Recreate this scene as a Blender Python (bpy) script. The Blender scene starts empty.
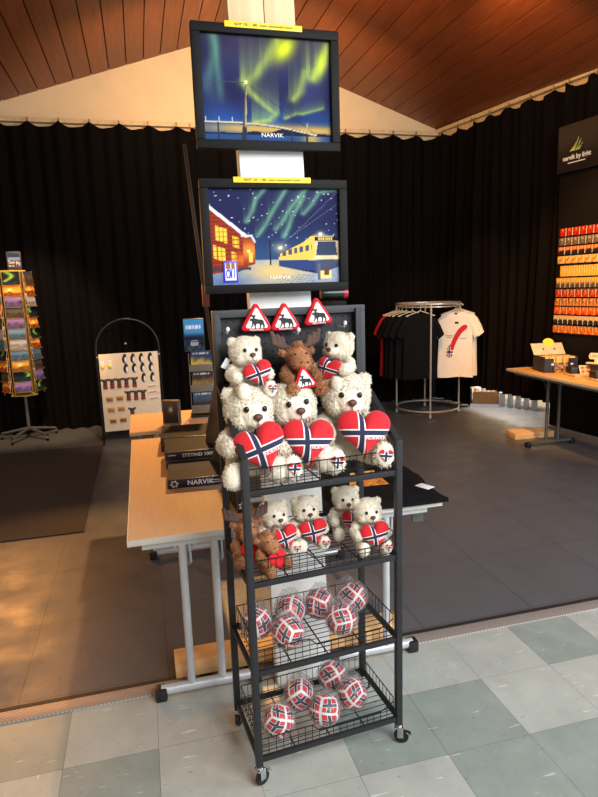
import bpy, bmesh, math, random
from mathutils import Vector, Matrix, noise, Euler
PI = math.pi
R = math.radians
COL = bpy.context.scene.collection
rnd = random.Random(7)

# ------------------------------------------------------------------ colours
def lin(c):
    out = []
    for v in c[:3]:
        v = v / 255.0
        out.append(v / 12.92 if v <= 0.04045 else ((v + 0.055) / 1.055) ** 2.4)
    return tuple(out)

def mix(a, b, t):
    t = max(0.0, min(1.0, t))
    return tuple(x + (y - x) * t for x, y in zip(a, b))

def sstep(a, b, x):
    t = max(0.0, min(1.0, (x - a) / (b - a)))
    return t * t * (3 - 2 * t)

# ------------------------------------------------------------------ materials
class NT:
    def __init__(s, m):
        m.use_nodes = True
        s.t = m.node_tree
        s.b = s.t.nodes.get('Principled BSDF')
        s.o = s.t.nodes.get('Material Output')
    def n(s, kind, **kw):
        x = s.t.nodes.new(kind)
        for k, v in kw.items():
            setattr(x, k, v)
        return x
    def l(s, a, b):
        s.t.links.new(a, b)
    def math(s, op, a, b=None, c=None):
        x = s.n('ShaderNodeMath', operation=op)
        for i, v in enumerate((a, b, c)):
            if v is None: continue
            if isinstance(v, (int, float)): x.inputs[i].default_value = v
            else: s.l(v, x.inputs[i])
        return x.outputs[0]
    def mixc(s, f, a, b):
        x = s.n('ShaderNodeMix', data_type='RGBA')
        if isinstance(f, (int, float)): x.inputs[0].default_value = f
        else: s.l(f, x.inputs[0])
        for i, v in ((6, a), (7, b)):
            if isinstance(v, tuple): x.inputs[i].default_value = (*v[:3], 1)
            else: s.l(v, x.inputs[i])
        return x.outputs[2]
    def noise(s, scale, detail=4, coord='Object', stretch=None, rough=.55):
        tc = s.n('ShaderNodeTexCoord')
        src = tc.outputs[coord]
        if stretch:
            mp = s.n('ShaderNodeMapping'); mp.inputs['Scale'].default_value = stretch
            s.l(src, mp.inputs[0]); src = mp.outputs[0]
        x = s.n('ShaderNodeTexNoise')
        x.inputs['Scale'].default_value = scale; x.inputs['Detail'].default_value = detail
        x.inputs['Roughness'].default_value = rough
        s.l(src, x.inputs['Vector'])
        return x.outputs[0]
    def ramp(s, f, stops):
        x = s.n('ShaderNodeValToRGB')
        e = x.color_ramp.elements
        while len(e) > 1: e.remove(e[-1])
        e[0].position = stops[0][0]; e[0].color = (*stops[0][1][:3], 1)
        for p, c in stops[1:]:
            q = e.new(p); q.color = (*c[:3], 1)
        s.l(f, x.inputs[0]); return x.outputs[0]
    def bump(s, h, strength, dist=.01):
        x = s.n('ShaderNodeBump'); x.inputs['Strength'].default_value = strength
        x.inputs['Distance'].default_value = dist
        s.l(h, x.inputs['Height']); s.l(x.outputs[0], s.b.inputs['Normal'])

MATS = {}
def mat(name, c, rough=.5, metal=0.0, var=.12, scale=18, bump=0.0, bscale=None, coat=0.0, stretch=None, sheen=0.0, bdist=.005, spec=.5):
    if name in MATS: return MATS[name]
    m = bpy.data.materials.new(name); q = NT(m)
    c = lin(c)
    nz = q.noise(scale, 4, 'Object', stretch)
    q.l(q.ramp(nz, [(.3, tuple(v * (1 - var) for v in c)), (.7, tuple(min(1, v * (1 + var)) for v in c))]), q.b.inputs['Base Color'])
    q.b.inputs['Roughness'].default_value = rough
    q.b.inputs['Metallic'].default_value = metal
    q.b.inputs['Coat Weight'].default_value = coat
    q.b.inputs['Specular IOR Level'].default_value = spec
    if sheen: q.b.inputs['Sheen Weight'].default_value = sheen
    if bump: q.bump(q.noise(bscale or scale, 3, 'Object', stretch), bump, bdist)
    MATS[name] = m
    return m

def mat_attr(name, rough=.4, coat=0.0):
    """printed paper: the inks are stored per vertex"""
    m = bpy.data.materials.new(name); q = NT(m)
    a = q.n('ShaderNodeAttribute', attribute_name='Ink')
    q.l(a.outputs['Color'], q.b.inputs['Base Color'])
    q.b.inputs['Roughness'].default_value = rough
    q.b.inputs['Coat Weight'].default_value = coat
    q.b.inputs['Coat Roughness'].default_value = .08; q.b.inputs['Specular IOR Level'].default_value = .06
    return m

def mat_flag(name, x0, z0, wb, ww, red=(205, 12, 28)):
    """red felt with a white-edged navy cross, in the object's own coordinates"""
    m = bpy.data.materials.new(name); q = NT(m)
    tc = q.n('ShaderNodeTexCoord'); sp = q.n('ShaderNodeSeparateXYZ'); q.l(tc.outputs['Object'], sp.inputs[0])
    dx = q.math('ABSOLUTE', q.math('SUBTRACT', sp.outputs[0], x0))
    dz = q.math('ABSOLUTE', q.math('SUBTRACT', sp.outputs[2], z0))
    d = q.math('MINIMUM', dx, dz)
    nz = q.noise(60, 3)
    r = q.ramp(nz, [(.3, tuple(v * .88 for v in lin(red))), (.7, lin(red))])
    c1 = q.mixc(q.math('LESS_THAN', d, ww), r, lin((232, 228, 225)))
    c2 = q.mixc(q.math('LESS_THAN', d, wb), c1, lin((24, 28, 62)))
    q.l(c2, q.b.inputs['Base Color'])
    q.b.inputs['Roughness'].default_value = .8
    q.b.inputs['Sheen Weight'].default_value = .15
    q.bump(nz, .25, .01)
    return m

# ------------------------------------------------------------------ mesh builder
class MB:
    def __init__(s):
        s.v = []; s.f = []; s.mi = []; s.uv = None
    def add(s, vs, fs, mi=0, M=None):
        o = len(s.v)
        s.v += [tuple(M @ Vector(p)) if M else tuple(p) for p in vs]
        s.f += [tuple(i + o for i in f) for f in fs]
        s.mi += [mi] * len(fs)
        return s
    def bm(s, b, mi=0, M=None):
        b.verts.index_update()
        s.add([v.co.copy() for v in b.verts], [[v.index for v in f.verts] for f in b.faces], mi, M)
        b.free(); return s
    def box(s, c, d, bev=0.0, rot=None, mi=0, seg=2):
        b = bmesh.new(); bmesh.ops.create_cube(b, size=1)
        for v in b.verts: v.co = Vector((v.co.x * d[0], v.co.y * d[1], v.co.z * d[2]))
        if bev: bmesh.ops.bevel(b, geom=b.edges[:], offset=bev, segments=seg, profile=.6, affect='EDGES')
        M = Matrix.Translation(c)
        if rot: M = M @ Euler(rot).to_matrix().to_4x4()
        return s.bm(b, mi, M)
    def tube(s, pts, r, n=8, closed=False, mi=0, cap=True):
        pts = [Vector(p) for p in pts]; N = len(pts); vs = []; fs = []
        up = None
        for i, p in enumerate(pts):
            if closed: t = (pts[(i + 1) % N] - pts[i - 1])
            else: t = pts[min(i + 1, N - 1)] - pts[max(i - 1, 0)]
            t.normalize()
            if up is None: up = Vector((0, 0, 1)) if abs(t.z) < .9 else Vector((1, 0, 0))
            a = t.cross(up).normalized(); b = a.cross(t).normalized(); up = b
            rr = r[i] if isinstance(r, (list, tuple)) else r
            for k in range(n):
                th = 2 * PI * k / n + PI / n
                vs.append(p + a * math.cos(th) * rr + b * math.sin(th) * rr)
        for i in range(N if closed else N - 1):
            j = (i + 1) % N
            for k in range(n):
                l = (k + 1) % n
                fs.append((i * n + k, i * n + l, j * n + l, j * n + k))
        if cap and not closed:
            fs.append(tuple(range(n))[::-1]); fs.append(tuple((N - 1) * n + k for k in range(n)))
        return s.add(vs, fs, mi)
    def ell(s, c, r, rot=None, seg=16, ring=10, mi=0):
        b = bmesh.new(); bmesh.ops.create_uvsphere(b, u_segments=seg, v_segments=ring, radius=1)
        if isinstance(r, (int, float)): r = (r, r, r)
        M = Matrix.Translation(c)
        if rot: M = M @ Euler(rot).to_matrix().to_4x4()
        M = M @ Matrix.Diagonal((*r, 1))
        return s.bm(b, mi, M)
    def cyl(s, c, r, h, n=20, axis='Z', r2=None, mi=0, bev=0.0):
        b = bmesh.new(); bmesh.ops.create_cone(b, cap_ends=True, segments=n, radius1=r, radius2=r if r2 is None else r2, depth=h)
        if bev:
            es = [e for e in b.edges if any(len(f.verts) > 4 for f in e.link_faces)]
            bmesh.ops.bevel(b, geom=es, offset=bev, segments=2, affect='EDGES')
        M = Matrix.Translation(c)
        if axis == 'X': M = M @ Matrix.Rotation(PI / 2, 4, 'Y')
        if axis == 'Y': M = M @ Matrix.Rotation(PI / 2, 4, 'X')
        return s.bm(b, mi, M)
    def lathe(s, prof, n=20, mi=0, M=None):
        vs = []; fs = []
        for r, z in prof:
            for k in range(n):
                a = 2 * PI * k / n; vs.append((r * math.cos(a), r * math.sin(a), z))
        for i in range(len(prof) - 1):
            for k in range(n):
                l = (k + 1) % n
                fs.append((i * n + k, i * n + l, (i + 1) * n + l, (i + 1) * n + k))
        return s.add(vs, fs, mi, M)
    def prism(s, poly, y0, y1, bev=0.0, mi=0, M=None):
        """outline in x,z extruded from y0 to y1"""
        b = bmesh.new()
        vs = [b.verts.new((p[0], y0, p[1])) for p in poly]
        f = b.faces.new(vs)
        e = bmesh.ops.extrude_face_region(b, geom=[f])
        for g in e['geom']:
            if isinstance(g, bmesh.types.BMVert): g.co.y = y1
        bmesh.ops.recalc_face_normals(b, faces=b.faces[:])
        if bev: bmesh.ops.bevel(b, geom=b.edges[:], offset=bev, segments=2, affect='EDGES')
        return s.bm(b, mi, M)
    def mesh(s, name, mats, angle=40, fix=True):
        me = bpy.data.meshes.new(name)
        me.from_pydata(s.v, [], s.f)
        for m in (mats if isinstance(mats, (list, tuple)) else [mats]): me.materials.append(m)
        if any(s.mi): me.polygons.foreach_set('material_index', s.mi)
        if fix:
            b = bmesh.new(); b.from_mesh(me); bmesh.ops.recalc_face_normals(b, faces=b.faces[:]); b.to_mesh(me); b.free()
        me.polygons.foreach_set('use_smooth', [True] * len(me.polygons))
        me.set_sharp_from_angle(angle=R(angle))
        me.update(); return me
    def build(s, name, mats, parent=None, loc=(0, 0, 0), rot=(0, 0, 0), angle=40, fix=True, label=None):
        return link(name, s.mesh(name, mats, angle, fix), parent, loc, rot, label)

def link(name, me, parent=None, loc=(0, 0, 0), rot=(0, 0, 0), label=None, scale=None):
    o = bpy.data.objects.new(name, me); COL.objects.link(o)
    o.location = loc; o.rotation_euler = rot
    if scale: o.scale = (scale,) * 3 if isinstance(scale, (int, float)) else scale
    if parent: o.parent = parent
    if label: o['label'] = label
    return o

def tag(o, label, cat, group=None):
    o['label'] = label; o['category'] = cat
    if group: o['group'] = group
    return o

def struct(o):
    o['kind'] = 'structure'; return o

def thing(name, label, cat, loc=(0, 0, 0), rotz=0, group=None, scale=1.0, rot=None):
    o = bpy.data.objects.new(name, None); COL.objects.link(o)
    o.empty_display_size = .05
    o.location = loc; o.rotation_euler = rot if rot else (0, 0, rotz); o.scale = (scale,) * 3
    return tag(o, label, cat, group)

def dup(root, loc, rotz=None, label=None, group=None, scale=None, rot=None):
    """copy of a thing, its parts and their sub-parts (mesh data shared)"""
    def cp(o, par):
        c = o.copy(); COL.objects.link(c)
        if par: c.parent = par
        for ch in list(o.children): cp(ch, c)
        return c
    r = cp(root, None); r.location = loc
    if rotz is not None: r.rotation_euler = (0, 0, rotz)
    if rot is not None: r.rotation_euler = rot
    if label: r['label'] = label
    if group: r['group'] = group
    if scale: r.scale = (scale,) * 3
    return r

def text(body, size, m, parent=None, loc=(0, 0, 0), rot=(PI / 2, 0, 0), name='lettering', ext=.0006, align='CENTER', wide=1.0, label=None, bold=0.0):
    cu = bpy.data.curves.new('t', 'FONT'); cu.body = body; cu.size = size; cu.align_x = align; cu.align_y = 'CENTER'
    cu.extrude = ext; cu.resolution_u = 2; cu.offset = bold
    o = bpy.data.objects.new('t', cu); COL.objects.link(o)
    dg = bpy.context.evaluated_depsgraph_get()
    me = bpy.data.meshes.new_from_object(o.evaluated_get(dg)); me.name = name
    COL.objects.unlink(o); bpy.data.objects.remove(o); bpy.data.curves.remove(cu)
    me.materials.clear(); me.materials.append(m)
    return link(name, me, parent, loc, rot, label, (wide, 1, 1) if wide != 1 else None)

def painted(name, w, h, nx, ny, fn, m, parent=None, loc=(0, 0, 0), rot=(0, 0, 0), th=.002, label=None, edge=(215, 210, 200)):
    """a printed sheet: x,z plane facing -Y, origin at its centre, inks from fn(u,v) in 0-255"""
    me = painted_mesh(name, w, h, nx, ny, fn, m, th, edge)
    return link(name, me, parent, loc, rot, label)

def painted_mesh(name, w, h, nx, ny, fn, m, th=.002, edge=(215, 210, 200)):
    vs = []; cs = []; fs = []
    for j in range(ny + 1):
        for i in range(nx + 1):
            u = i / nx; v = j / ny
            vs.append(((u - .5) * w, 0, (v - .5) * h)); cs.append(lin(fn(u, v)))
    for j in range(ny):
        for i in range(nx):
            a = j * (nx + 1) + i
            fs.append((a, a + 1, a + nx + 2, a + nx + 1))
    o = len(vs); e = lin(edge)
    for y in (0, th):
        for x, z in ((-.5, -.5), (.5, -.5), (.5, .5), (-.5, .5)):
            vs.append((x * w, y, z * h)); cs.append(e)
    fs += [(o + 4, o + 7, o + 6, o + 5), (o, o + 4, o + 5, o + 1), (o + 1, o + 5, o + 6, o + 2), (o + 2, o + 6, o + 7, o + 3), (o + 3, o + 7, o + 4, o)]
    me = bpy.data.meshes.new(name); me.from_pydata(vs, [], fs)
    at = me.color_attributes.new('Ink', 'FLOAT_COLOR', 'POINT')
    buf = []
    for c in cs: buf += [*c, 1.0]
    at.data.foreach_set('color', buf)
    me.materials.append(m); me.update()
    return me

def remeshed(mb, voxel, m, name, smooth=6, fur=0.0, fscale=40.0):
    """one continuous surface grown around overlapping volumes"""
    me = bpy.data.meshes.new('tmp'); me.from_pydata(mb.v, [], mb.f)
    o = bpy.data.objects.new('tmp', me); COL.objects.link(o)
    md = o.modifiers.new('r', 'REMESH'); md.mode = 'VOXEL'; md.voxel_size = voxel
    if smooth:
        sm = o.modifiers.new('s', 'SMOOTH'); sm.factor = .5; sm.iterations = smooth
    dg = bpy.context.evaluated_depsgraph_get()
    out = bpy.data.meshes.new_from_object(o.evaluated_get(dg)); out.name = name
    COL.objects.unlink(o); bpy.data.objects.remove(o); bpy.data.meshes.remove(me)
    if fur:
        nor = [v.normal.copy() for v in out.vertices]
        for v, n in zip(out.vertices, nor):
            p = v.co
            a = noise.noise(p * fscale) * .6 + noise.noise(p * fscale * 2.3 + Vector((3, 1, 7))) * .4
            b = noise.noise_vector(p * fscale * 1.3)
            v.co = p + n * (a * fur) + b * (fur * .35)
    out.materials.clear(); out.materials.append(m)
    out.polygons.foreach_set('use_smooth', [True] * len(out.polygons)); out.update()
    return out

def add_tufts(me, count, ln, wd, seed, face=None, lay=Vector((0, -.15, -.55))):
    """pile: little curved spikes grown out of the surface, part of the same mesh"""
    rr = random.Random(seed); b = bmesh.new(); b.from_mesh(me); b.faces.ensure_lookup_table()
    fs = b.faces[:]; n0 = len(fs); base = []
    for _ in range(count):
        f = fs[rr.randrange(n0)]; p = f.calc_center_median(); n = f.normal
        if face and face(p, n): continue
        base.append((p.copy(), n.copy()))
    for p, n in base:
        d = (n + lay * (1 - abs(n.z)) * .6 + Vector((rr.uniform(-1, 1), rr.uniform(-1, 1), rr.uniform(-1, 1))) * .55).normalized()
        t = n.orthogonal().normalized(); t.rotate(Matrix.Rotation(rr.uniform(0, 6.28), 3, n)); u = n.cross(t)
        L = ln * rr.uniform(.6, 1.25); o = p - n * ln * .15
        a = [b.verts.new(o + t * wd * math.cos(q) + u * wd * math.sin(q)) for q in (0, 2.09, 4.19)]
        m_ = [b.verts.new(o + d * L * .6 + (t * math.cos(q) + u * math.sin(q)) * wd * .7) for q in (0, 2.09, 4.19)]
        tip = b.verts.new(o + d * L + lay * L * .35)
        for i in range(3):
            j = (i + 1) % 3
            b.faces.new((a[i], a[j], m_[j], m_[i])); b.faces.new((m_[i], m_[j], tip))
    b.to_mesh(me); b.free()
    me.polygons.foreach_set('use_smooth', [True] * len(me.polygons)); me.update()
    return me

# ------------------------------------------------------------------ shared materials
BLACKM = mat('black powder coated steel', (36, 37, 39), .5, .0, .1, spec=.3)
WIRE = mat('black wire', (30, 31, 33), .4, .5, .1)
CHROME = mat('chrome', (205, 205, 205), .22, 1.0, .05)
GREYM = mat('light grey tube', (190, 192, 194), .35, .25, .05)
DARKTUBE = mat('dark grey tube', (96, 92, 88), .4, .4, .05)
RUBBER = mat('black plastic', (22, 22, 23), .5, 0, .1)
BLACKBOARD = mat('black board', (15, 13, 12), .7, 0, .15, spec=.15)
WHITE = mat('white paint', (232, 230, 226), .55, 0, .04)
WHITEINK = mat('white ink', (238, 236, 232), .6, 0, .02)
BLACKINK = mat('black ink', (16, 15, 15), .7, 0, .05)
REDPLUSH = mat('red plush', (205, 14, 30), .85, 0, .1, 60, .3, 120)
WHITEPLUSH = mat('white plush', (236, 234, 232), .85, 0, .04, 60)
CREAMFUR = mat('cream fur', (252, 238, 214), .9, 0, .07, 30, .5, 130, sheen=.25, bdist=.02)
BROWNFUR = mat('brown fur', (172, 112, 66), .95, 0, .3, 22, .5, 130, sheen=.15, bdist=.02)
ANTLER = mat('antler felt', (84, 62, 54), .9, 0, .12, 40)
EYE = mat('black bead', (14, 11, 10), .12, 0, .02)
NOSE = mat('brown stitched nose', (84, 46, 38), .5, 0, .1)
STITCH = mat('brown thread', (120, 84, 72), .8, 0, .1)
BEECH = mat('beech laminate', (200, 166, 130), .6, 0, .05, 6, stretch=(10, 1, 10), spec=.25)
EDGEM = mat('table edging', (196, 188, 176), .5, 0, .05)
PINE = mat('raw pine', (226, 190, 142), .55, 0, .12, 4, stretch=(8, 8, .6))
CARD = mat('brown cardboard', (176, 124, 72), .75, 0, .08)
YELLOW = mat('yellow price strip', (248, 214, 22), .5, 0, .03)
INK = mat_attr('printed card', .45)
PHOTO = mat_attr('glossy print', .6, .0)
FLAG = mat_flag('flag heart felt', -.09, .03, .044, .068)
FLAGS = mat_flag('flag patch felt', -.03, .02, .08, .14)
# ------------------------------------------------------------------ camera (solved from the vanishing points)
cam = bpy.data.cameras.new('camera'); co = bpy.data.objects.new('camera', cam); COL.objects.link(co)
X = Vector((0.966, -0.077, 0.246)).normalized()
Y = Vector((-0.256, -0.168, 0.952)); Y = (Y - X * X.dot(Y)).normalized()
Z = Vector(X).cross(Y)
if Z.y > 0: Z = -Z
# rows of world->camera, image axes (right, down, forward) turned into Blender's (right, up, back)
M = Matrix(((X[0], -X[1], -X[2], 0), (Y[0], -Y[1], -Y[2], 0), (Z[0], -Z[1], -Z[2], 1.68), (0, 0, 0, 1)))
co.matrix_world = M
cam.sensor_fit = 'VERTICAL'; cam.sensor_height = 36; cam.lens = 36 * 598 / 797
cam.clip_start = .05
bpy.context.scene.camera = co

# ------------------------------------------------------------------ setting
RIDGE_X, RIDGE_Z, SL, SR = 1.3, 4.80, .325, .345
FRONT_Y = -1.6
def wall_x(y): return 4.15 + .125 * (8 - y)
def hem_z(y): return 3.705 - .021 * (7.9 - y)          # top of the right-hand curtains
def ceil_z(x): return RIDGE_Z - (SL * (RIDGE_X - x) if x < RIDGE_X else SR * (x - RIDGE_X))

# floor: entrance vinyl tiles in two greys + the hall's dark vinyl, one mesh
def mat_vinyl(name, base, streak_l, streak_d, stretch):
    m = bpy.data.materials.new(name); q = NT(m)
    big = q.noise(5, 8, rough=.7)
    st = q.noise(62, 2, 'Object', stretch, .4)
    st2 = q.noise(70, 2, 'Object', tuple(s * 1.05 + .3 for s in stretch), .4)
    c = q.ramp(big, [(.3, tuple(v * .84 for v in lin(base))), (.7, tuple(v * 1.12 for v in lin(base)))])
    c = q.mixc(q.math('MULTIPLY', q.math('GREATER_THAN', st, .715), .75), c, lin(streak_l))
    c = q.mixc(q.math('MULTIPLY', q.math('LESS_THAN', st2, .285), .6), c, lin(streak_d))
    q.l(c, q.b.inputs['Base Color'])
    rr = q.n('ShaderNodeMapRange'); q.l(q.noise(9, 5), rr.inputs[0])
    rr.inputs[3].default_value = .30; rr.inputs[4].default_value = .5
    q.l(rr.outputs[0], q.b.inputs['Roughness'])
    q.bump(q.noise(6, 4), .06, .02)
    return m
VL = mat_vinyl('pale grey vinyl', (168, 171, 163), (210, 208, 200), (118, 117, 112), (.16, 1.0, 1))
VL2 = mat_vinyl('pale grey vinyl turned', (166, 170, 162), (210, 208, 200), (118, 117, 112), (1.0, .16, 1))
VD = mat_vinyl('green grey vinyl', (138, 147, 140), (190, 193, 186), (100, 105, 101), (.16, 1.0, 1))
def mat_hall():
    m = bpy.data.materials.new('dark hall vinyl'); q = NT(m)
    tc = q.n('ShaderNodeTexCoord'); br = q.n('ShaderNodeTexBrick')
    br.offset = 0.0; br.inputs['Scale'].default_value = 1.0
    br.inputs['Brick Width'].default_value = .62; br.inputs['Row Height'].default_value = .62
    br.inputs['Mortar Size'].default_value = .0022; br.inputs['Mortar Smooth'].default_value = .2
    base = lin((92, 92, 95))
    br.inputs['Color1'].default_value = (*base, 1); br.inputs['Color2'].default_value = (*tuple(v * .9 for v in base), 1)
    br.inputs['Mortar'].default_value = (*lin((52, 50, 49)), 1)
    q.l(tc.outputs['Object'], br.inputs['Vector'])
    n1 = q.noise(3.2, 6, rough=.65)
    cr = q.n('ShaderNodeTexVoronoi', feature='DISTANCE_TO_EDGE'); cr.inputs['Scale'].default_value = 26
    q.l(tc.outputs['Object'], cr.inputs['Vector'])
    dirt = q.mixc(q.math('MULTIPLY', n1, .35), br.outputs[0], lin((68, 65, 64)))
    q.l(dirt, q.b.inputs['Base Color'])
    rr = q.n('ShaderNodeMapRange'); q.l(q.noise(5, 5), rr.inputs[0])
    rr.inputs[1].default_value = .3; rr.inputs[2].default_value = .7
    rr.inputs[3].default_value = .36; rr.inputs[4].default_value = .58
    q.l(rr.outputs[0], q.b.inputs['Roughness'])
    h = q.math('ADD', q.math('MULTIPLY', q.math('MINIMUM', cr.outputs[0], .05), 3.0), q.noise(30, 4))
    q.bump(h, .12, .008)
    return m
VH = mat_hall()
fl = MB()
TS = .338
XB = [-.395 + TS * i for i in range(-6, 17)]
YB = [2.385 - TS * j for j in range(0, 13)]
dark = {(6, 0), (4 + 0, 99)}
def tile_mat(cx, cy):
    i = round((cx - TS / 2 + .395) / TS); j = round((2.385 - cy - TS / 2) / TS)
    known = {(6, 0): 2, (5, 0): 0, (4, 0): 1, (3, 0): 0, (2, 0): 0, (7, 0): 1,
             (3, 1): 2, (4, 1): 2, (5, 1): 0, (6, 1): 0, (7, 1): 0, (2, 1): 0, (1, 1): 0, (0, 1): 2, (-1, 1): 1,
             (3, 2): 0, (4, 2): 2, (5, 2): 2, (2, 2): 1, (6, 2): 2, (1, 2): 0, (0, 2): 0}
    if (i, j) in known: return known[(i, j)]
    return [0, 1, 0, 2, 0][(i * 7 + j * 5 + i * j) % 5]
g = .0006
for i in range(len(XB) - 1):
    for j in range(len(YB) - 1):
        x0, x1, y1, y0 = XB[i] + g, XB[i + 1] - g, YB[j] - g, YB[j + 1] + g
        fl.add([(x0, y0, 0), (x1, y0, 0), (x1, y1, 0), (x0, y1, 0)], [(0, 1, 2, 3)], tile_mat((x0 + x1) / 2, (y0 + y1) / 2))
xl, xr = XB[0], XB[-1]
fl.add([(xl, YB[-1], -.002), (xr, YB[-1], -.002), (xr, YB[0], -.002), (xl, YB[0], -.002)], [(0, 1, 2, 3)], 4)
fl.add([(-2.6, 2.385, .0), (5.6, 2.385, .0), (5.6, 8.4, .0), (-2.6, 8.4, .0)], [(0, 1, 2, 3)], 3)
struct(fl.build('floor', [VL, VL2, VD, VH, mat('tile joint', (86, 86, 82), .8)], fix=False))

# diamond tread strip where the two floors meet
def mat_tread():
    m = bpy.data.materials.new('tread plate'); q = NT(m)
    tc = q.n('ShaderNodeTexCoord'); mp = q.n('ShaderNodeMapping'); mp.inputs['Rotation'].default_value = (0, 0, PI / 4)
    q.l(tc.outputs['Object'], mp.inputs[0])
    ch = q.n('ShaderNodeTexVoronoi'); ch.inputs['Scale'].default_value = 85; ch.inputs['Randomness'].default_value = 0
    q.l(mp.outputs[0], ch.inputs['Vector'])
    d = ch.outputs['Distance']
    q.l(q.ramp(d, [(.25, lin((208, 196, 186))), (.6, lin((140, 130, 124)))]), q.b.inputs['Base Color'])
    q.b.inputs['Metallic'].default_value = .15; q.b.inputs['Roughness'].default_value = .42
    q.bump(q.math('SUBTRACT', 1.0, d), .5, .004)
    return m
s = MB(); s.box((1.5, 2.398, .003), (8.2, .072, .006), .002)
struct(s.build('trim_1', mat_tread()))
s = MB(); s.box((1.5, 2.448, .002), (8.2, .028, .005), .001)
struct(s.build('trim_2', mat('dark joint strip', (34, 33, 33), .6)))

# gable wall and side walls
CREAM = mat('cream plaster', (226, 202, 164), .8, 0, .04, 5, .1, 40)
BLACKWALL = mat('black painted wall', (24, 22, 21), .8)
WB = 8.12
w = MB()
w.add([(-2.6, WB, 0), (5.6, WB, 0), (5.6, WB, ceil_z(5.6)), (RIDGE_X, WB, RIDGE_Z), (-2.6, WB, ceil_z(-2.6)),
       (-2.6, WB + .1, 0), (5.6, WB + .1, 0), (5.6, WB + .1, ceil_z(5.6)), (RIDGE_X, WB + .1, RIDGE_Z), (-2.6, WB + .1, ceil_z(-2.6))],
      [(0, 1, 2, 3, 4), (9, 8, 7, 6, 5), (0, 5, 6, 1), (1, 6, 7, 2), (4, 3, 8, 9), (0, 4, 9, 5)])
struct(w.build('wall_back', CREAM))
w = MB()
def slab(mb, a, b, th, z0, z1a, z1b):
    a = Vector((*a, 0)); b = Vector((*b, 0)); n = (b - a).normalized().cross(Vector((0, 0, 1))) * th
    vs = [a, b, b + n, a + n]
    mb.add([(p.x, p.y, z0) for p in vs] + [(vs[0].x, vs[0].y, z1a), (vs[1].x, vs[1].y, z1b), (vs[2].x, vs[2].y, z1b), (vs[3].x, vs[3].y, z1a)],
           [(3, 2, 1, 0), (4, 5, 6, 7), (0, 1, 5, 4), (1, 2, 6, 5), (2, 3, 7, 6), (3, 0, 4, 7)])
OFF = .85                                  # the wall stands behind its curtain
A = (wall_x(8.12) + OFF, 8.12); B = (wall_x(FRONT_Y) + OFF, FRONT_Y)
slab(w, B, A, .1, 0, ceil_z(B[0]), ceil_z(A[0]))
struct(w.build('wall_right', CREAM))
w = MB(); slab(w, (-2.5, 8.12), (-2.5, FRONT_Y), .1, 0, ceil_z(-2.5), ceil_z(-2.5))
struct(w.build('wall_left', CREAM))

# ceiling boards running away from the camera
def mat_ceiling():
    m = bpy.data.materials.new('red brown ceiling boards'); q = NT(m)
    gi = q.n('ShaderNodeNewGeometry')
    gr = q.noise(5, 5, 'Object', (9, .5, 9))
    c = q.ramp(gr, [(.25, lin((104, 52, 26))), (.75, lin((146, 78, 40)))])
    c = q.mixc(q.math('MULTIPLY', gi.outputs['Random Per Island'], .5), c, lin((92, 44, 22)))
    q.l(c, q.b.inputs['Base Color']); q.b.inputs['Roughness'].default_value = .42
    q.bump(gr, .08, .01)
    return m
c = MB(); bw = .205
def board(x0, x1, mi=0, dz=0.0, th=.02):
    z0, z1 = ceil_z(x0) + dz, ceil_z(x1) + dz
    vs = [(x0, FRONT_Y, z0), (x1, FRONT_Y, z1), (x1, WB, z1), (x0, WB, z0)]
    vs += [(a, b, z + th) for a, b, z in vs]
    c.add(vs, [(0, 1, 2, 3), (7, 6, 5, 4), (0, 4, 5, 1), (1, 5, 6, 2), (2, 6, 7, 3), (3, 7, 4, 0)], mi)
x = RIDGE_X
while x < 6.3: board(x + .006, x + bw - .006); x += bw
x = RIDGE_X
while x > -3: board(x - bw + .006, x - .006); x -= bw
board(-3.1, RIDGE_X, 1, .016); board(RIDGE_X, 6.4, 1, .016)
struct(c.build('ceiling', [mat_ceiling(), mat('dark groove', (26, 14, 9), .9)]))

# curtain rails
t = MB(); t.box((1.0, 8.03, 3.715), (7.0, .05, .05), .006); t.box((1.0, 8.06, 3.60), (7.0, .015, .16), .002)
struct(t.build('trim_3', mat('cream rail', (214, 190, 150), .6)))
t = MB()
for off, hh_, th, dz in ((.03, .045, .05, .045), (.09, .17, .02, .005)):
    a, b = 8.02, 1.4
    vs = []
    for y in (a, b):
        for ox in (0, th):
            for z in (-.5, .5): vs.append((wall_x(y) + off + ox, y, hem_z(y) + dz + z * hh_))
    t.add(vs, [(0, 1, 3, 2), (4, 6, 7, 5), (0, 4, 5, 1), (2, 3, 7, 6), (1, 5, 7, 3), (0, 2, 6, 4)])
struct(t.build('trim_4', mat('cream rail', (214, 190, 150), .6)))

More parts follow.
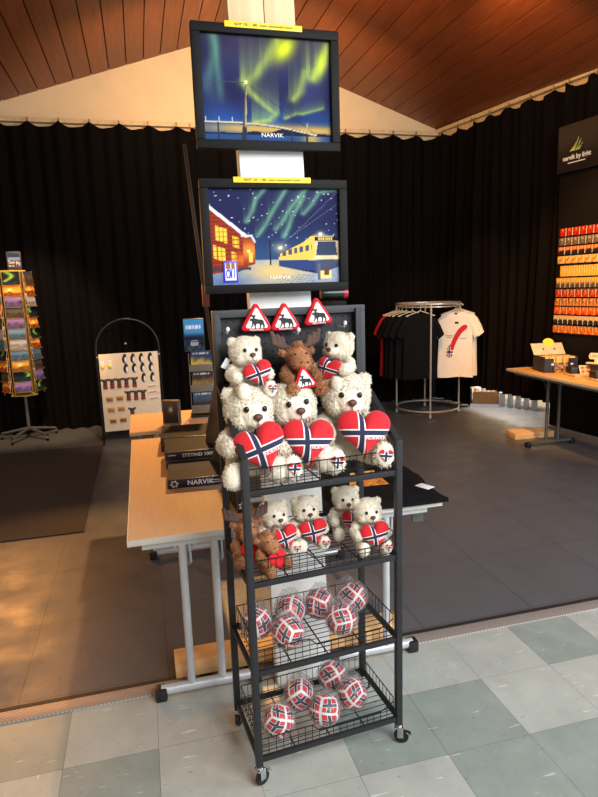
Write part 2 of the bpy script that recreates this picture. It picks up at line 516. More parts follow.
# black stage curtains with scalloped tops
CURT = mat('black stage cloth', (14, 11, 10), .95, 0, .2, 30, .1, 200, spec=.06)
def curtain(a, b, ztop, zbot, seed, label, amp=.045, fold=.17, sc=.34, dip=.065, ztop2=None):
    rr = random.Random(seed)
    a = Vector(a); b = Vector(b); L = (b - a).length; t = (b - a) / L; n = Vector((t.y, -t.x))
    nu = int(L / .022); nv = 26
    ph = [rr.uniform(0, 6) for _ in range(6)]
    vs = []; fs = []
    for side in (0, 1):
        for i in range(nu + 1):
            s_ = L * i / nu
            sk = (s_ / sc) % 1
            zt = ztop + ((ztop2 if ztop2 is not None else ztop) - ztop) * s_ / L - dip * (math.sin(PI * sk) ** .7)
            for j in range(nv + 1):
                v = j / nv
                w_ = amp * (math.sin(2 * PI * s_ / fold + ph[0] + 1.2 * math.sin(s_ * 2.1 + ph[1])) * (.45 + .55 * v) + .5 * math.sin(s_ * 17 + ph[2] + v * 1.5))
                w_ += .02 * math.sin(v * 5 + s_ * 3 + ph[3])
                if side: w_ -= .006
                p = a + t * s_ + n * w_
                vs.append((p.x, p.y, zt + (zbot - zt) * v))
    N = (nu + 1) * (nv + 1)
    for side in (0, 1):
        for i in range(nu):
            for j in range(nv):
                q = side * N + i * (nv + 1) + j
                f = (q, q + 1, q + nv + 2, q + nv + 1)
                fs.append(f if side else f[::-1])
    o = MB().add(vs, fs).build('stage_curtain', CURT, fix=False, angle=180)
    tag(o, label, 'curtain', 'black curtains around the hall')
    # hooks that carry the cloth
    h = MB(); k = 0
    while k * sc <= L:
        p = a + t * (k * sc); zz = ztop + ((ztop2 if ztop2 is not None else ztop) - ztop) * k * sc / L; h.tube([(p.x, p.y, zz - .02), (p.x, p.y, zz + .035)], .008, 6); k += 1
    h.build('curtain_hooks', mat('brass hook', (150, 120, 70), .4, .8), o)
    return o
curtain((-2.45, 7.94), (.86, 7.94), 3.69, .015, 1, 'black pleated curtain on back wall left of the picture column')
curtain((.78, 7.985), (wall_x(7.9) + .30, 7.98), 3.69, .015, 2, 'black pleated curtain on back wall behind the round shirt rail')
curtain((wall_x(7.90) + .03, 7.90), (wall_x(7.18) + .03, 7.18), hem_z(7.9), .015, 3, 'narrow black pleated curtain at right wall next to the far corner', ztop2=hem_z(7.18))
curtain((wall_x(7.24), 7.24), (wall_x(5.72), 5.72), hem_z(7.24), .30, 5, 'black pleated curtain along right wall, hanging short above the white packets', ztop2=hem_z(5.72))
curtain((wall_x(5.68), 5.68), (wall_x(1.5), 1.5), hem_z(5.68), .30, 4, 'black pleated curtain along right wall, behind the lit product wall', ztop2=hem_z(1.5))
# ------------------------------------------------------------------ support column with two framed prints
col = thing('support_column', 'white-faced square column with bare pine boards at its top, behind the gift rack', 'column', (.512, 2.37, 0))
m = MB(); m.box((0, -.07, 1.14), (.242, .06, 2.28), .003); m.build('white_casing', WHITE, col); col.location.x = .573; col.rotation_euler = (0, R(-1.6), 0)
zt = ceil_z(.535) - .07
for x, wd in ((-.062, .128), (.060, .112)):
    m = MB(); m.box((x + .004, -.07, (2.28 + zt) / 2), (wd, .05, zt - 2.28), .004); m.build('pine_board', PINE, col)
m = MB(); m.box((0, -.055, 2.275), (.27, .11, .012), .003); m.build('white_ledge', WHITE, col)

def seg(px, py, ax, ay, bx, by):
    dx, dy = bx - ax, by - ay
    t = max(0, min(1, ((px - ax) * dx + (py - ay) * dy) / (dx * dx + dy * dy)))
    return math.hypot(px - ax - dx * t, py - ay - dy * t), t
def poly_in(u, v, P):
    c = False; j = len(P) - 1
    for i in range(len(P)):
        if (P[i][1] > v) != (P[j][1] > v) and u < (P[j][0] - P[i][0]) * (v - P[i][1]) / (P[j][1] - P[i][1]) + P[i][0]: c = not c
        j = i
    return c
def gau(d, s): return math.exp(-(d / s) ** 2)
def ribbon(u, v, pts, w, tail, up=True):
    """aurora: soft band along pts that trails away upward"""
    b = 0
    for (a, c), (d, e) in zip(pts, pts[1:]):
        q, t = seg(u, v, a, c, d, e)
        b = max(b, gau(q, w))
        # curtain above the band
        if min(a, d) - w < u < max(a, d) + w:
            x = (u - a) / (d - a) if abs(d - a) > 1e-4 else .5
            x = max(0, min(1, x)); y = c + (e - c) * x
            if v > y: b = max(b, .75 * math.exp(-(v - y) / tail))
    return b

def print_bridge(u, v):
    c = mix((34, 78, 148), (44, 50, 98), sstep(.15, .45, v)); c = mix(c, (50, 45, 72), sstep(.5, 1, v))
    n = noise.noise(Vector((u * 5, v * 3, 1)))
    c = mix(c, (24, 24, 52), .30 + .6 * n)
    st = .75 + .25 * noise.noise(Vector((u * 26, v * 2.5, 4)))
    G = (178, 206, 84); T = (96, 168, 132)
    a = ribbon(u, v, [(.335, .565), (.42, .66), (.50, .80), (.58, .98)], .05, .17) * .75
    b = ribbon(u, v, [(.33, .57), (.36, .48), (.47, .36), (.55, .28), (.51, .22), (.40, .19)], .034, .15) * .85
    d = ribbon(u, v, [(.70, .43), (.75, .50), (.80, .70)], .04, .18) * .8
    e = ribbon(u, v, [(.63, .24), (.72, .29), (.77, .29), (.93, .35)], .018, .05) * .7
    f = ribbon(u, v, [(.86, .64), (.93, .78), (.99, .95)], .05, .16) * .95
    for w in (a, b, d, e, f): c = mix(c, G, min(.92, w * st))
    c = mix(c, (214, 232, 40), .95 * gau(math.hypot((u - .64) / .095, (v - .90 - (u - .64) * .7) / .12), .9))
    c = mix(c, (206, 226, 60), .8 * gau(math.hypot((u - .93) / .05, (v - .78 - (u - .93)) / .12), .9))
    c = mix(c, T, .5 * st * gau((u - .08 - .03 * math.sin(v * 9)) / .04, 1) * sstep(.3, .6, v))
    c = mix(c, T, .55 * st * gau((u - .16 + .05 * v) / .03, 1) * sstep(.3, .5, v))
    # horizon glow, hills, water
    if v < .22: c = mix(c, (224, 172, 70), .8 * gau((v - .125) / .05, 1) * (.5 + .5 * sstep(.0, .3, u)))
    hill = .085 + .03 * noise.noise(Vector((u * 6, 0, 2))) + .055 * gau((u - .68) / .12, 1) + .03 * gau((u - .40) / .06, 1)
    if v < hill: c = (26, 30, 52)
    if v < .07:
        c = mix((38, 62, 104), (44, 78, 128), .5 + .5 * noise.noise(Vector((u * 8, v * 60, 0))))
        c = mix(c, (206, 168, 72), .75 * gau((u - .84) / .07, 1))
    # bridge deck, piers, pylon, stays
    dk = .185 - .03 * sstep(0, .5, u) * u - .10 * sstep(.35, 1.0, u) * u
    if u < .88:
        if abs(v - dk) < .0065: c = (188, 180, 152)
        elif -.016 < v - dk < -.008: c = (70, 72, 84)
    for px in (.11, .68, .80):
        if abs(u - px) < .007 and v < dk: c = (40, 44, 62)
    for px in (.02, .12, .22): 
        if abs(u - px) < .003 and dk < v < dk + .05: c = (190, 190, 190)
    pc = .335 - (.56 - v) * .06
    if v < .56 and abs(u - pc) < .004 + (.56 - v) * .028: c = mix(mix((60, 62, 78), (176, 158, 112), sstep(-.006, .008, u - pc)), (44, 46, 62), sstep(.17, .12, v))
    if abs(v - .562) < .003 and u < .335: c = (64, 68, 78)
    if seg(u, v, .335, .56, .86, .10)[0] < .0025: c = mix(c, (30, 36, 58), .7)
    if math.hypot((u - .335), (v - .57) * .8) < .012: c = (240, 246, 170)
    if seg(u, v, .80, .11, .805, .20)[0] < .004: c = (150, 150, 130)
    return c

def print_train(u, v):
    c = mix((46, 72, 112), (32, 36, 72), sstep(.25, .7, v))
    st = .8 + .2 * noise.noise(Vector((u * 20, v * 3, 9)))
    G = (120, 186, 140)
    for k, (x0, x1, top) in enumerate(((.28, .44, 1.02), (.36, .60, 1.02), (.50, .76, 1.02), (.56, .72, .9), (.72, 1.0, 1.0))):
        y0 = (.66, .52, .58, .50, .74)[k]
        pts = [(x0, y0), (x0 + (x1 - x0) * .25, y0 + .10), (x0 + (x1 - x0) * .45, y0 + .22), (x1, top)]
        c = mix(c, G, .75 * st * ribbon(u, v, pts, .022, .07))
    q = noise.noise(Vector((u * 55, v * 45, 3)))
    if q > .62 and v > .4: c = mix(c, (235, 235, 240), .8)
    # snow
    if v < .26:
        c = mix((118, 140, 172), (160, 168, 178), .5 + .5 * noise.noise(Vector((u * 20, v * 30, 0))))
        c = mix(c, (226, 186, 104), .85 * gau(math.hypot((u - .48) / .24, (v - .13) / .12), 1))
        c = mix(c, (70, 92, 134), .7 * gau(math.hypot((u - .10) / .2, (v - .02) / .12), 1))
    # house in two blocks
    H1 = [(0, .12), (.27, .18), (.27, .50), (0, .80)]
    if poly_in(u, v, H1):
        c = mix((118, 40, 30), (150, 52, 36), .5 + .5 * math.sin(v * 150))
        t = 0.0
        for a, b, w, h in ((.085, .53, .045, .075), (.065, .335, .045, .07), (.19, .45, .022, .055), (.17, .30, .02, .05)):
            if abs(u - a) < w and abs(v - b + (u - a) * .5) < h:
                c = (240, 198, 66) if (abs((u - a) % .03 - .015) > .003 and abs((v - b) % .05 - .025) > .004) else (150, 92, 40)
        c = mix(c, (236, 130, 40), .7 * gau(math.hypot(u - .23, v - .27), .06))
    H2 = [(.245, .18), (.33, .22), (.33, .45), (.29, .52), (.245, .50)]
    if poly_in(u, v, H2):
        c = mix((130, 48, 34), (236, 140, 50), gau(math.hypot(u - .285, v - .36), .09))
        if abs(u - .30) < .012 and abs(v - .29) < .05: c = (244, 196, 90)
    if seg(u, v, 0, .815, .27, .51)[0] < .014: c = (220, 224, 232)
    if seg(u, v, .24, .515, .31, .515)[0] < .010 or seg(u, v, .31, .515, .335, .45)[0] < .008: c = (196, 200, 214)
    if math.hypot(u - .285, v - .355) < .014: c = (255, 232, 150)
    if v < .19 and u < .30 and abs(v - .16 - .02 * math.sin(u * 30)) < .018: c = (66, 58, 62)
    # posts, lamps, wires
    if abs(u - .45) < .004 and .2 < v < .46: c = (30, 34, 50)
    if math.hypot(u - .53, v - .385) < .016: c = (255, 240, 190)
    c = mix(c, (250, 226, 160), .5 * gau(math.hypot(u - .53, v - .385), .05))
    for a in ((.62, .5, 1, .98), (.55, .44, 1, .85)):
        if seg(u, v, *a)[0] < .0022: c = mix(c, (120, 130, 150), .6)
    # railcar
    TR = [(.515, .19), (.515, .315), (.70, .43), (.79, .52), (.86, .535), (.985, .49), (1.01, .40), (1.0, .17), (.82, .10)]
    if poly_in(u, v, TR):
        c = (226, 184, 84)
        lo = .17 - .06 * (u - .5) / .5; hi = .24 + .0 * u
        if v < .255 - .02 * (u - .5): c = (44, 62, 112)
        if v < lo: c = (40, 40, 48)
        if u < .78 and .285 < v - (u - .515) * .28 < .345 and (u * 22) % 1 < .62: c = (70, 78, 96)
        if u > .80:
            c = (206, 190, 150) if v > .25 else (66, 74, 100)
            if poly_in(u, v, [(.81, .30), (.83, .45), (.97, .45), (.985, .30)]): c = (52, 62, 84)
            if .455 < v < .50: c = (28, 30, 36)
            if .462 < v < .492 and .83 < u < .95 and (u * 60) % 1 < .6: c = (230, 190, 90)
        if v > .50: c = (96, 104, 120)
    for x, y, r_ in ((.85, .525, .014), (.82, .275, .013), (.985, .27, .013)):
        if math.hypot(u - x, v - y) < r_: c = (255, 246, 214)
        c = mix(c, (255, 236, 180), .5 * gau(math.hypot(u - x, v - y), r_ * 2.2))
    if abs(u - .88) < .05 and abs(v - .09) < .045: c = (238, 206, 120)
    if abs(u - .835) < .012 and .03 < v < .21: c = (88, 96, 112)
    if abs(u - .895) < .022 and .08 < v < .17: c = (84, 70, 58)
    if v < .10 and .5 < u < .8 and (v * 40 + u * 8) % 1 < .18: c = mix(c, (70, 66, 60), .6)
    return c

def framed(name_label, x0, x1, z0, z1, y, fn, body, tilt=0.0, sticker=False, bw=.031):
    w, h = x1 - x0, z1 - z0
    t = thing('picture_frame', name_label, 'picture', ((x0 + x1) / 2, y, (z0 + z1) / 2), tilt)
    fm = mat('black frame wood', (19, 17, 17), .6, 0, .12, spec=.15)
    for k, (cx, cz, lx, lz) in enumerate(((0, h / 2 - bw / 2, w, bw), (0, -h / 2 + bw / 2, w, bw), (-w / 2 + bw / 2, 0, bw, h - 2 * bw), (w / 2 - bw / 2, 0, bw, h - 2 * bw))):
        m = MB(); m.box((cx, 0, cz), (lx, .03, lz), .004); m.build('frame_rail', fm, t)
    m = MB(); m.box((0, .012, 0), (w - bw, .006, h - bw)); m.build('backing_board', BLACKBOARD, t)
    p = painted('print', w - 2 * bw + .004, h - 2 * bw + .004, 170, 140, fn, PHOTO, t, (0, .004, 0), th=.003)
    if body: text(body, .02, WHITEINK, p, (w * .02, -.0015, -h / 2 + bw + .021), name='print_lettering', wide=1.15)
    s = MB(); s.box((-.01, -.0165, h / 2 - .004), (w * .52, .004, .019), .001)
    st = s.build('price_strip', YELLOW, t)
    text('KJOP 120,- / 280,- (med ramme/with frame)', .0115, BLACKINK, st, (-.01, -.0192, h / 2 - .004), name='price_lettering')
    if sticker:
        a = MB(); a.box((0, 0, 0), (.052, .002, .076), .0008)
        q = a.build('blue_sticker', mat('blue sticker', (48, 30, 214), .4), t, (-w / 2 + bw + .066, .001, -h / 2 + bw + .047))
        def lab(u, v):
            if v > .66: return (150, 104, 74) if abs(u - .3) < .2 or abs(u - .74) < .16 else (214, 210, 208)
            if v > .12 and (abs(math.hypot((u - .27) / .16, (v - .36) / .22) - 1) < .3 or abs(abs(u - .55) - abs(v - .36) * .25) < .05 or (abs(u - .8) < .05)): return (66, 74, 190)
            return (232, 234, 242)
        painted('sticker_face', .040, .062, 20, 28, lab, INK, q, (0, -.0016, 0), th=.0004)
    return t
framed('upper framed print of a bridge under green northern lights', .237, .763, 2.170, 2.576, 2.232, print_bridge, 'NARVIK', R(0))
framed('lower framed print of a yellow train and red station in snow', .232, .774, 1.667, 2.064, 2.20, print_train, 'NARVIK', R(0), True)

# thin dark pole leaning behind the frames
p = MB(); p.tube([(.335, 2.72, 1.0), (.24, 2.75, 2.30)], .0085, 8)
po = p.build('leaning_pole', mat('dark wood pole', (54, 36, 28), .6)); 
po.location = (0, 0, 0)
tag(po, 'thin dark pole leaning behind the left edges of the framed prints', 'pole')
m = MB(); m.box((.290, 2.733, 1.66), (.03, .03, .10), .004); m.build('brown_clamp', mat('brown clamp', (112, 56, 34), .6), po)
m = MB(); m.tube([(.335, 2.72, 1.0), (.352, 2.715, .742)], .0085, 8); m.build('pole_foot', mat('dark wood pole', (54, 36, 28), .6), po)

# ------------------------------------------------------------------ gift rack
RX, RY, RA = .276, 1.771, R(5.0)
RW, RD = .537, .305
def rk(x, y, z):
    c, s_ = math.cos(RA), math.sin(RA)
    return (RX + x * c - y * s_, RY + x * s_ + y * c, z)
rack = thing('display_rack', 'black wire four-tier display rack on casters holding teddy bears and flag balls', 'rack', (RX, RY, 0), RA)
TIERS = [.101, .424, .741, 1.050]
for x, y, top in ((0, 0, 1.165), (RW, 0, 1.165), (0, RD, 1.60), (RW, RD, 1.60)):
    m = MB(); m.box((x, y, (.075 + top) / 2), (.024, .022, top - .075), .003); m.build('post', BLACKM, rack)
for x, y, a in ((0, 0, .4), (RW, 0, -.5), (0, RD, .9), (RW, RD, .2)):
    m = MB(); m.cyl((x, y, .072), .013, .012, 14)
    ca, sa = math.cos(a), math.sin(a)
    for sgn in (-1, 1):
        m.box((x - sa * .012 * sgn + ca * .006, y + ca * .012 * sgn + sa * .006, .048), (.022, .003, .044), .001, (0, 0, a))
    m.box((x, y, .066), (.03, .03, .006), .002, (0, 0, a))
    c = m.build('caster', CHROME, rack)
    m = MB(); m.cyl((0, 0, 0), .027, .016, 22, 'Y', bev=.003); m.cyl((0, 0, 0), .010, .020, 12, 'Y')
    m.build('wheel', RUBBER, c, (x + ca * .01, y + sa * .01, .0275), (0, 0, a))
    m = MB(); m.box((x + ca * .036, y + sa * .036, .042), (.02, .018, .006), .002, (0, .5, a)); m.build('brake_tab', CHROME, c)
for k, z in enumerate(TIERS):
    m = MB()
    for y in (0, RD): m.box((RW / 2, y, z), (RW, .014, .019), .002)
    for x in (0, RW): m.box((x, RD / 2, z), (.014, RD, .019), .002)
    tr = m.build('tier_rim', BLACKM, rack)
    w = MB(); zb = z + .002
    for i in range(1, 11): w.tube([(.012, RD * i / 11, zb), (RW - .012, RD * i / 11, zb)], .0015, 5)
    for i in (1, 2, 3): w.tube([(RW * i / 4, .008, zb - .003), (RW * i / 4, RD - .008, zb - .003)], .0026, 6)
    w.build('wire_floor', WIRE, tr)
    hh = .072 if k else .06
    e = .014
    # fence: two long wires and uprights all round, lower at the middle of the front
    for nm, pa, pb, lo in (('front_fence', (e, e), (RW - e, e), True), ('back_fence', (e, RD - e), (RW - e, RD - e), False), ('side_fence', (e, e), (e, RD - e), False), ('side_fence', (RW - e, e), (RW - e, RD - e), False)):
        w = MB(); L = math.hypot(pb[0] - pa[0], pb[1] - pa[1]); n = round(L / .0265)
        def top(t):
            if not lo: return hh + .018
            return hh - .028 * sstep(.36, .42, t) * (1 - sstep(.92, .98, t)) if k != 3 else hh
        P = [(pa[0] + (pb[0] - pa[0]) * t, pa[1] + (pb[1] - pa[1]) * t) for t in [i / n for i in range(n + 1)]]
        for i, (x, y) in enumerate(P): w.tube([(x, y, zb), (x, y, zb + top(i / n))], .0013, 5)
        w.tube([(x, y, zb + top(i / n)) for i, (x, y) in enumerate(P)], .0021, 6)
        w.tube([(x, y, zb + .028) for x, y in P], .0013, 5)
        w.build(nm, WIRE, tr)
for x in (0, RW):
    m = MB(); a = Vector((x, -.002, 1.155)); b = Vector((x, RD + .01, 1.362)); d = b - a
    m.box((a + b) / 2, (.022, d.length, .022), .002, (math.atan2(d.z, d.y), 0, 0)); m.build('slanted_side_bar', BLACKM, rack)
# pegboard with frame
def mat_peg():
    m = bpy.data.materials.new('perforated steel'); q = NT(m)
    tc = q.n('ShaderNodeTexCoord'); sp = q.n('ShaderNodeSeparateXYZ'); q.l(tc.outputs['Object'], sp.inputs[0])
    fx = q.math('SUBTRACT', q.math('FRACT', q.math('MULTIPLY', sp.outputs[0], 36)), .5)
    fz = q.math('SUBTRACT', q.math('FRACT', q.math('MULTIPLY', sp.outputs[2], 36)), .5)
    d = q.math('SQRT', q.math('ADD', q.math('MULTIPLY', fx, fx), q.math('MULTIPLY', fz, fz)))
    q.l(q.mixc(q.math('LESS_THAN', d, .14), lin((46, 46, 48)), lin((6, 6, 7))), q.b.inputs['Base Color'])
    q.b.inputs['Roughness'].default_value = .5; q.b.inputs['Specular IOR Level'].default_value = .2
    return m
PX0, PX1, PZ0, PZ1, PY = .004, RW + .018, 1.340, 1.598, RD + .022
m = MB(); m.box(((PX0 + PX1) / 2, PY + .006, (PZ0 + PZ1) / 2), (PX1 - PX0, .004, PZ1 - PZ0))
peg = m.build('pegboard', mat_peg(), rack)
GREYB = mat('grey steel frame', (62, 63, 65), .5, .0, .06, spec=.25)
for cx, cz, lx, lz in (((PX0 + PX1) / 2, PZ1, PX1 - PX0 + .026, .026), ((PX0 + PX1) / 2, PZ0, PX1 - PX0 + .026, .026)):
    m = MB(); m.box((cx, PY - .006, cz), (lx, .032, lz), .003); m.build('frame_rail', GREYB, peg)
for cx in (PX0, PX1):
    m = MB(); m.box((cx, PY - .006, (PZ0 + PZ1) / 2), (.026, .030, PZ1 - PZ0), .003); m.build('frame_stile', GREYB, peg)
def hook(x, z, ln):
    m = MB(); m.tube([(x, PY, z), (x, PY - ln, z), (x, PY - ln - .008, z + .012)], .0022, 6)
    m.ell((x, PY - ln - .010, z + .014), (.007, .004, .009), seg=8, ring=6)
    m.build('hook', mat('clear hook', (206, 206, 210), .25), peg)
for x in (.03, .285, .465): hook(x, 1.535 if x != .285 else 1.52, .06)
for x in (.14, .246, .372): hook(x, 1.575, .02)

# ------------------------------------------------------------------ plush bears
def heart_outline(n):
    out = []
    for i in range(n):
        t = 2 * PI * i / n
        x = 16 * math.sin(t) ** 3; z = 13 * math.cos(t) - 5 * math.cos(2 * t) - 2 * math.cos(3 * t) - math.cos(4 * t)
        out.append((x / 32, (z + 2.5) / 32))
    return out
def heart_mb(thick, n=56, rings=9):
    O = heart_outline(n); mb = MB(); vs = []; fs = []
    for side in (-1, 1):
        for k in range(rings + 1):
            s_ = math.sin(PI / 2 * k / rings)
            y = side * thick * math.cos(PI / 2 * k / rings) ** .8
            for x, z in O: vs.append((x * s_, y, z * s_))
        o = (0 if side < 0 else (rings + 1) * n)
        for k in range(rings):
            for i in range(n):
                j = (i + 1) % n
                fs.append((o + k * n + i, o + k * n + j, o + (k + 1) * n + j, o + (k + 1) * n + i))
    return mb.add(vs, fs)
HEART = heart_mb(.21).mesh('heart', FLAG, 180)
PATCH = heart_mb(.07, 32, 4).mesh('foot_patch', FLAGS, 180)

def capsule(mb, a, b, ra, rb, n=6):
    a = Vector(a); b = Vector(b)
    for i in range(n + 1):
        t = i / n; mb.ell(a.lerp(b, t), ra + (rb - ra) * t, seg=12, ring=8)

def bear_body(hands=(0, 0), spread=.24, head_tilt=0.0, fur=.016, voxel=.02, name='body', mt=None, tufts=12000):
    mb = MB()
    mb.ell((0, .02, .27), (.235, .19, .28)); mb.ell((0, .0, .16), (.25, .2, .17))
    hx = math.sin(head_tilt)
    H = Matrix.Translation((0, -.03, .52)) @ Matrix.Rotation(head_tilt, 4, 'Y') @ Matrix.Translation((0, .03, -.52))
    h = MB()
    h.ell((0, -.03, .70), (.262, .225, .235), seg=24, ring=16)
    h.ell((0, -.06, .63), (.235, .20, .17)); h.ell((0, -.215, .632), (.135, .115, .105)); h.ell((0, -.19, .60), (.12, .1, .09))
    for s_ in (-1, 1):
        h.ell((s_ * .205, .01, .855), (.078, .052, .078)); h.ell((s_ * .12, -.15, .60), (.1, .1, .09))
    mb.add(h.v, h.f, 0, H)
    for s_, k in ((-1, 0), (1, 1)):
        dz = hands[k]
        capsule(mb, (s_ * .21, -.01, .43), (s_ * .30, -.14, .35 + dz * .5), .085, .085, 4)
        capsule(mb, (s_ * .30, -.14, .35 + dz * .5), (s_ * .275, -.29, .31 + dz), .088, .095, 4)
        capsule(mb, (s_ * .16, -.08, .105), (s_ * spread, -.40, .100), .115, .105, 5)
        mb.ell((s_ * (spread + .005), -.46, .125), (.11, .07, .135))
    me = remeshed(mb, voxel, mt or CREAMFUR, name, 5, fur * .6, 34)
    Hi = H.inverted()
    def bald(p, n):
        q = Hi @ p
        if q.z > .52 and q.y < -.12:                     # short pile on the face
            return math.hypot(q.x, (q.z - .66) * 1.1) < .15 or abs(abs(q.x) - .098) < .045 and abs(q.z - .735) < .045
        return p.y < -.47 and p.z < .3
    add_tufts(me, tufts, .030, .0070, 5, bald)
    return me, H
BODY_A, HA = bear_body((.06, .0), .30, R(3), .022, .015)
BODY_B, HB = bear_body((.0, .06), .30, R(-4), .022, .015)
BODY_S, HS = bear_body((.02, .03), .22, R(2), .020, .02, tufts=8000)

EYEM = MB().ell((0, 0, 0), (.030, .020, .032), seg=14, ring=10).mesh('eye', EYE)
NOSEM = MB().ell((0, 0, 0), (.050, .030, .036), seg=14, ring=10).ell((0, 0, -.016), (.026, .026, .03), seg=12, ring=8).mesh('nose', NOSE)
def mouth_mesh():
    m = MB(); m.tube([(0, -.0, .0), (0, -.008, -.06)], .0055, 6)
    m.tube([(-.075, .03, -.062), (-.045, .0, -.082), (0, -.008, -.06), (.045, .0, -.082), (.075, .03, -.062)], .005, 6)
    return m.mesh('mouth', STITCH)
MOUTH = mouth_mesh()
TAGM = MB().box((0, 0, 0), (.10, .006, .17), .002).mesh('paper_tag', mat('white tag', (226, 228, 230), .5))

def bear(label, loc, rotz, h, body, H, heart, lift=0, group='teddy bears on the gift rack', patch=(1,), word=True, tagged=False, rot=None, nose_scale=1.0):
    """heart = (x, y, z, width, roll)"""
    t = thing('teddy_bear', label, 'teddy bear', loc, rotz, group, h, rot)
    b = link('body', body, t)
    def on_head(p): return H @ Vector(p)
    for s_ in (-1, 1): link('eye', EYEM, t, on_head((s_ * .098, -.252, .735)), (0, 0, s_ * .35))
    n = link('nose', NOSEM, t, on_head((0, -.335, .668)), scale=nose_scale)
    link('mouth', MOUTH, t, on_head((0, -.335, .645)))
    if heart:
        x, y, z, w, roll = heart
        hh = link('heart', HEART, t, (x, y, z), (R(-14), roll, R(0)), 'red heart cushion with a navy and white cross', w)
        if word: text('NORWAY', .088, WHITEINK, hh, (.150, -.218, -.066), (PI / 2 + .10, 0, .32), name='heart_lettering', ext=.004)
    for s_ in patch:
        sp = .23 if body is BODY_S else .305
        link('foot_patch', PATCH, t, (s_ * sp, -.53, .13), (R(-8), R(8 * s_), 0), 'small red flag heart on the sole', .15)
    if tagged: link('paper_tag', TAGM, t, (-.30, .05, .52), (.3, .5, .2))
    return t
zs = TIERS[3] + .012
bear('big cream teddy bear at left of the row of three, heart tipped to the right', rk(.064, .180, zs), R(8), .32, BODY_A, HA, (.02, -.36, .33, .56, R(-16)), patch=(1,))
bear('big cream teddy bear in the middle of the row of three', rk(.228, .195, zs), R(4), .325, BODY_B, HB, (.05, -.36, .32, .56, R(6)), patch=(1,))
bear('big cream teddy bear at right of the row of three, beside the right slanted bar', rk(.424, .185, zs + .008), R(-6), .33, BODY_A, HA, (.12, -.36, .33, .56, R(4)), patch=(1,))
zp = 1.315
bear('small cream teddy bear hung on the pegboard at left, above the big bears', rk(.074, .225, zp + .012), R(14), .212, BODY_S, HS, (.10, -.33, .34, .48, R(-14)), patch=(1,), group='bears hung on the pegboard', tagged=True)
bear('small cream teddy bear hung on the pegboard at right, looking down to the left', rk(.426, .225, zp + .008), R(-52), .212, BODY_S, HS, (.0, -.34, .32, .46, R(12)), patch=(), group='bears hung on the pegboard', word=False, tagged=True)
zl = TIERS[2] + .010
for lab, x, y, rz, hs in (('small cream teddy bear on the middle shelf, next to the moose toys', .152, .222, 12, (.08, -.35, .30, .52, R(-12))),
                         ('small cream teddy bear on the middle shelf, second from the moose toys', .274, .228, 4, (.06, -.35, .31, .55, R(-6))),
                         ('small cream teddy bear at the back of the middle shelf, half hidden by another bear', .452, .262, -6, (.10, -.34, .30, .5, R(4))),
                         ('small cream teddy bear at the front of the middle shelf, by the right post', .470, .112, 0, (.04, -.36, .31, .56, R(-8)))):
    bear(lab, rk(x, y, zl), R(rz), .192, BODY_S, HS, hs, patch=(1,), group='small bears on the middle shelf')

# ------------------------------------------------------------------ plush moose
def moose_body():
    mb = MB()
    mb.ell((0, .02, .25), (.22, .18, .26)); mb.ell((0, 0, .14), (.24, .19, .15))
    mb.ell((0, -.03, .66), (.20, .19, .19)); mb.ell((0, -.20, .575), (.19, .15, .14)); mb.ell((0, -.27, .55), (.16, .11, .115))
    for s_ in (-1, 1):
        mb.ell((s_ * .245, -.0, .72), (.10, .045, .055), (0, -s_ * .4, 0))
        capsule(mb, (s_ * .19, -.02, .42), (s_ * .29, -.15, .34), .085, .08, 4); capsule(mb, (s_ * .29, -.15, .34), (s_ * .25, -.28, .29), .08, .085, 4)
        capsule(mb, (s_ * .15, -.06, .11), (s_ * .26, -.38, .11), .11, .10, 5); mb.ell((s_ * .265, -.44, .13), (.11, .07, .13))
    for z in (.83, .86): mb.ell((0, -.06, z), (.08, .07, .05))
    me = remeshed(mb, .02, BROWNFUR, 'body', 4, .026, 22)
    return add_tufts(me, 6000, .05, .010, 9, lambda p, n: p.z > .5 and p.y < -.15 and abs(p.x) < .13)
MOOSE = moose_body()
def antler_mesh(s_):
    mb = MB()
    capsule(mb, (s_ * .10, .0, .80), (s_ * .26, .02, .84), .045, .05, 4)
    capsule(mb, (s_ * .26, .02, .84), (s_ * .40, .03, .90), .055, .055, 4)
    for x, z0, z1 in ((.22, .85, .97), (.31, .87, 1.02), (.41, .90, 1.08)): capsule(mb, (s_ * x, .02, z0), (s_ * (x + .03), .02, z1), .05, .045, 3)
    return remeshed(mb, .018, ANTLER, 'antler', 5)
ANT = {s_: antler_mesh(s_) for s_ in (-1, 1)}
DEAR = MB().ell((0, 0, .10), (.055, .03, .13)).mesh('ear', ANTLER)
MEYE = MB().ell((0, 0, 0), .026, seg=12, ring=8).mesh('eye', EYE)
NOSTRIL = MB().ell((0, 0, 0), (.022, .012, .016), seg=10, ring=8).mesh('nostril', mat('dark nostril', (60, 36, 26), .8))
MOOSE_SIL = [(-.36, .13), (-.30, .22), (-.22, .20), (-.20, .29), (-.30, .31), (-.36, .40), (-.26, .36), (-.22, .42), (-.17, .35), (-.09, .42), (-.08, .34), (-.02, .37), (-.08, .27), (-.12, .22),
             (-.02, .20), (.10, .17), (.26, .16), (.34, .10), (.36, -.02), (.40, -.12), (.36, -.30), (.31, -.30), (.32, -.14), (.24, -.06), (.22, -.16), (.16, -.30), (.11, -.30), (.15, -.15), (.12, -.04),
             (-.02, -.05), (-.06, -.16), (-.05, -.31), (-.10, -.31), (-.12, -.16), (-.16, -.04), (-.20, -.16), (-.30, -.24), (-.33, -.21), (-.25, -.12), (-.24, .02), (-.27, .10), (-.33, .08)]
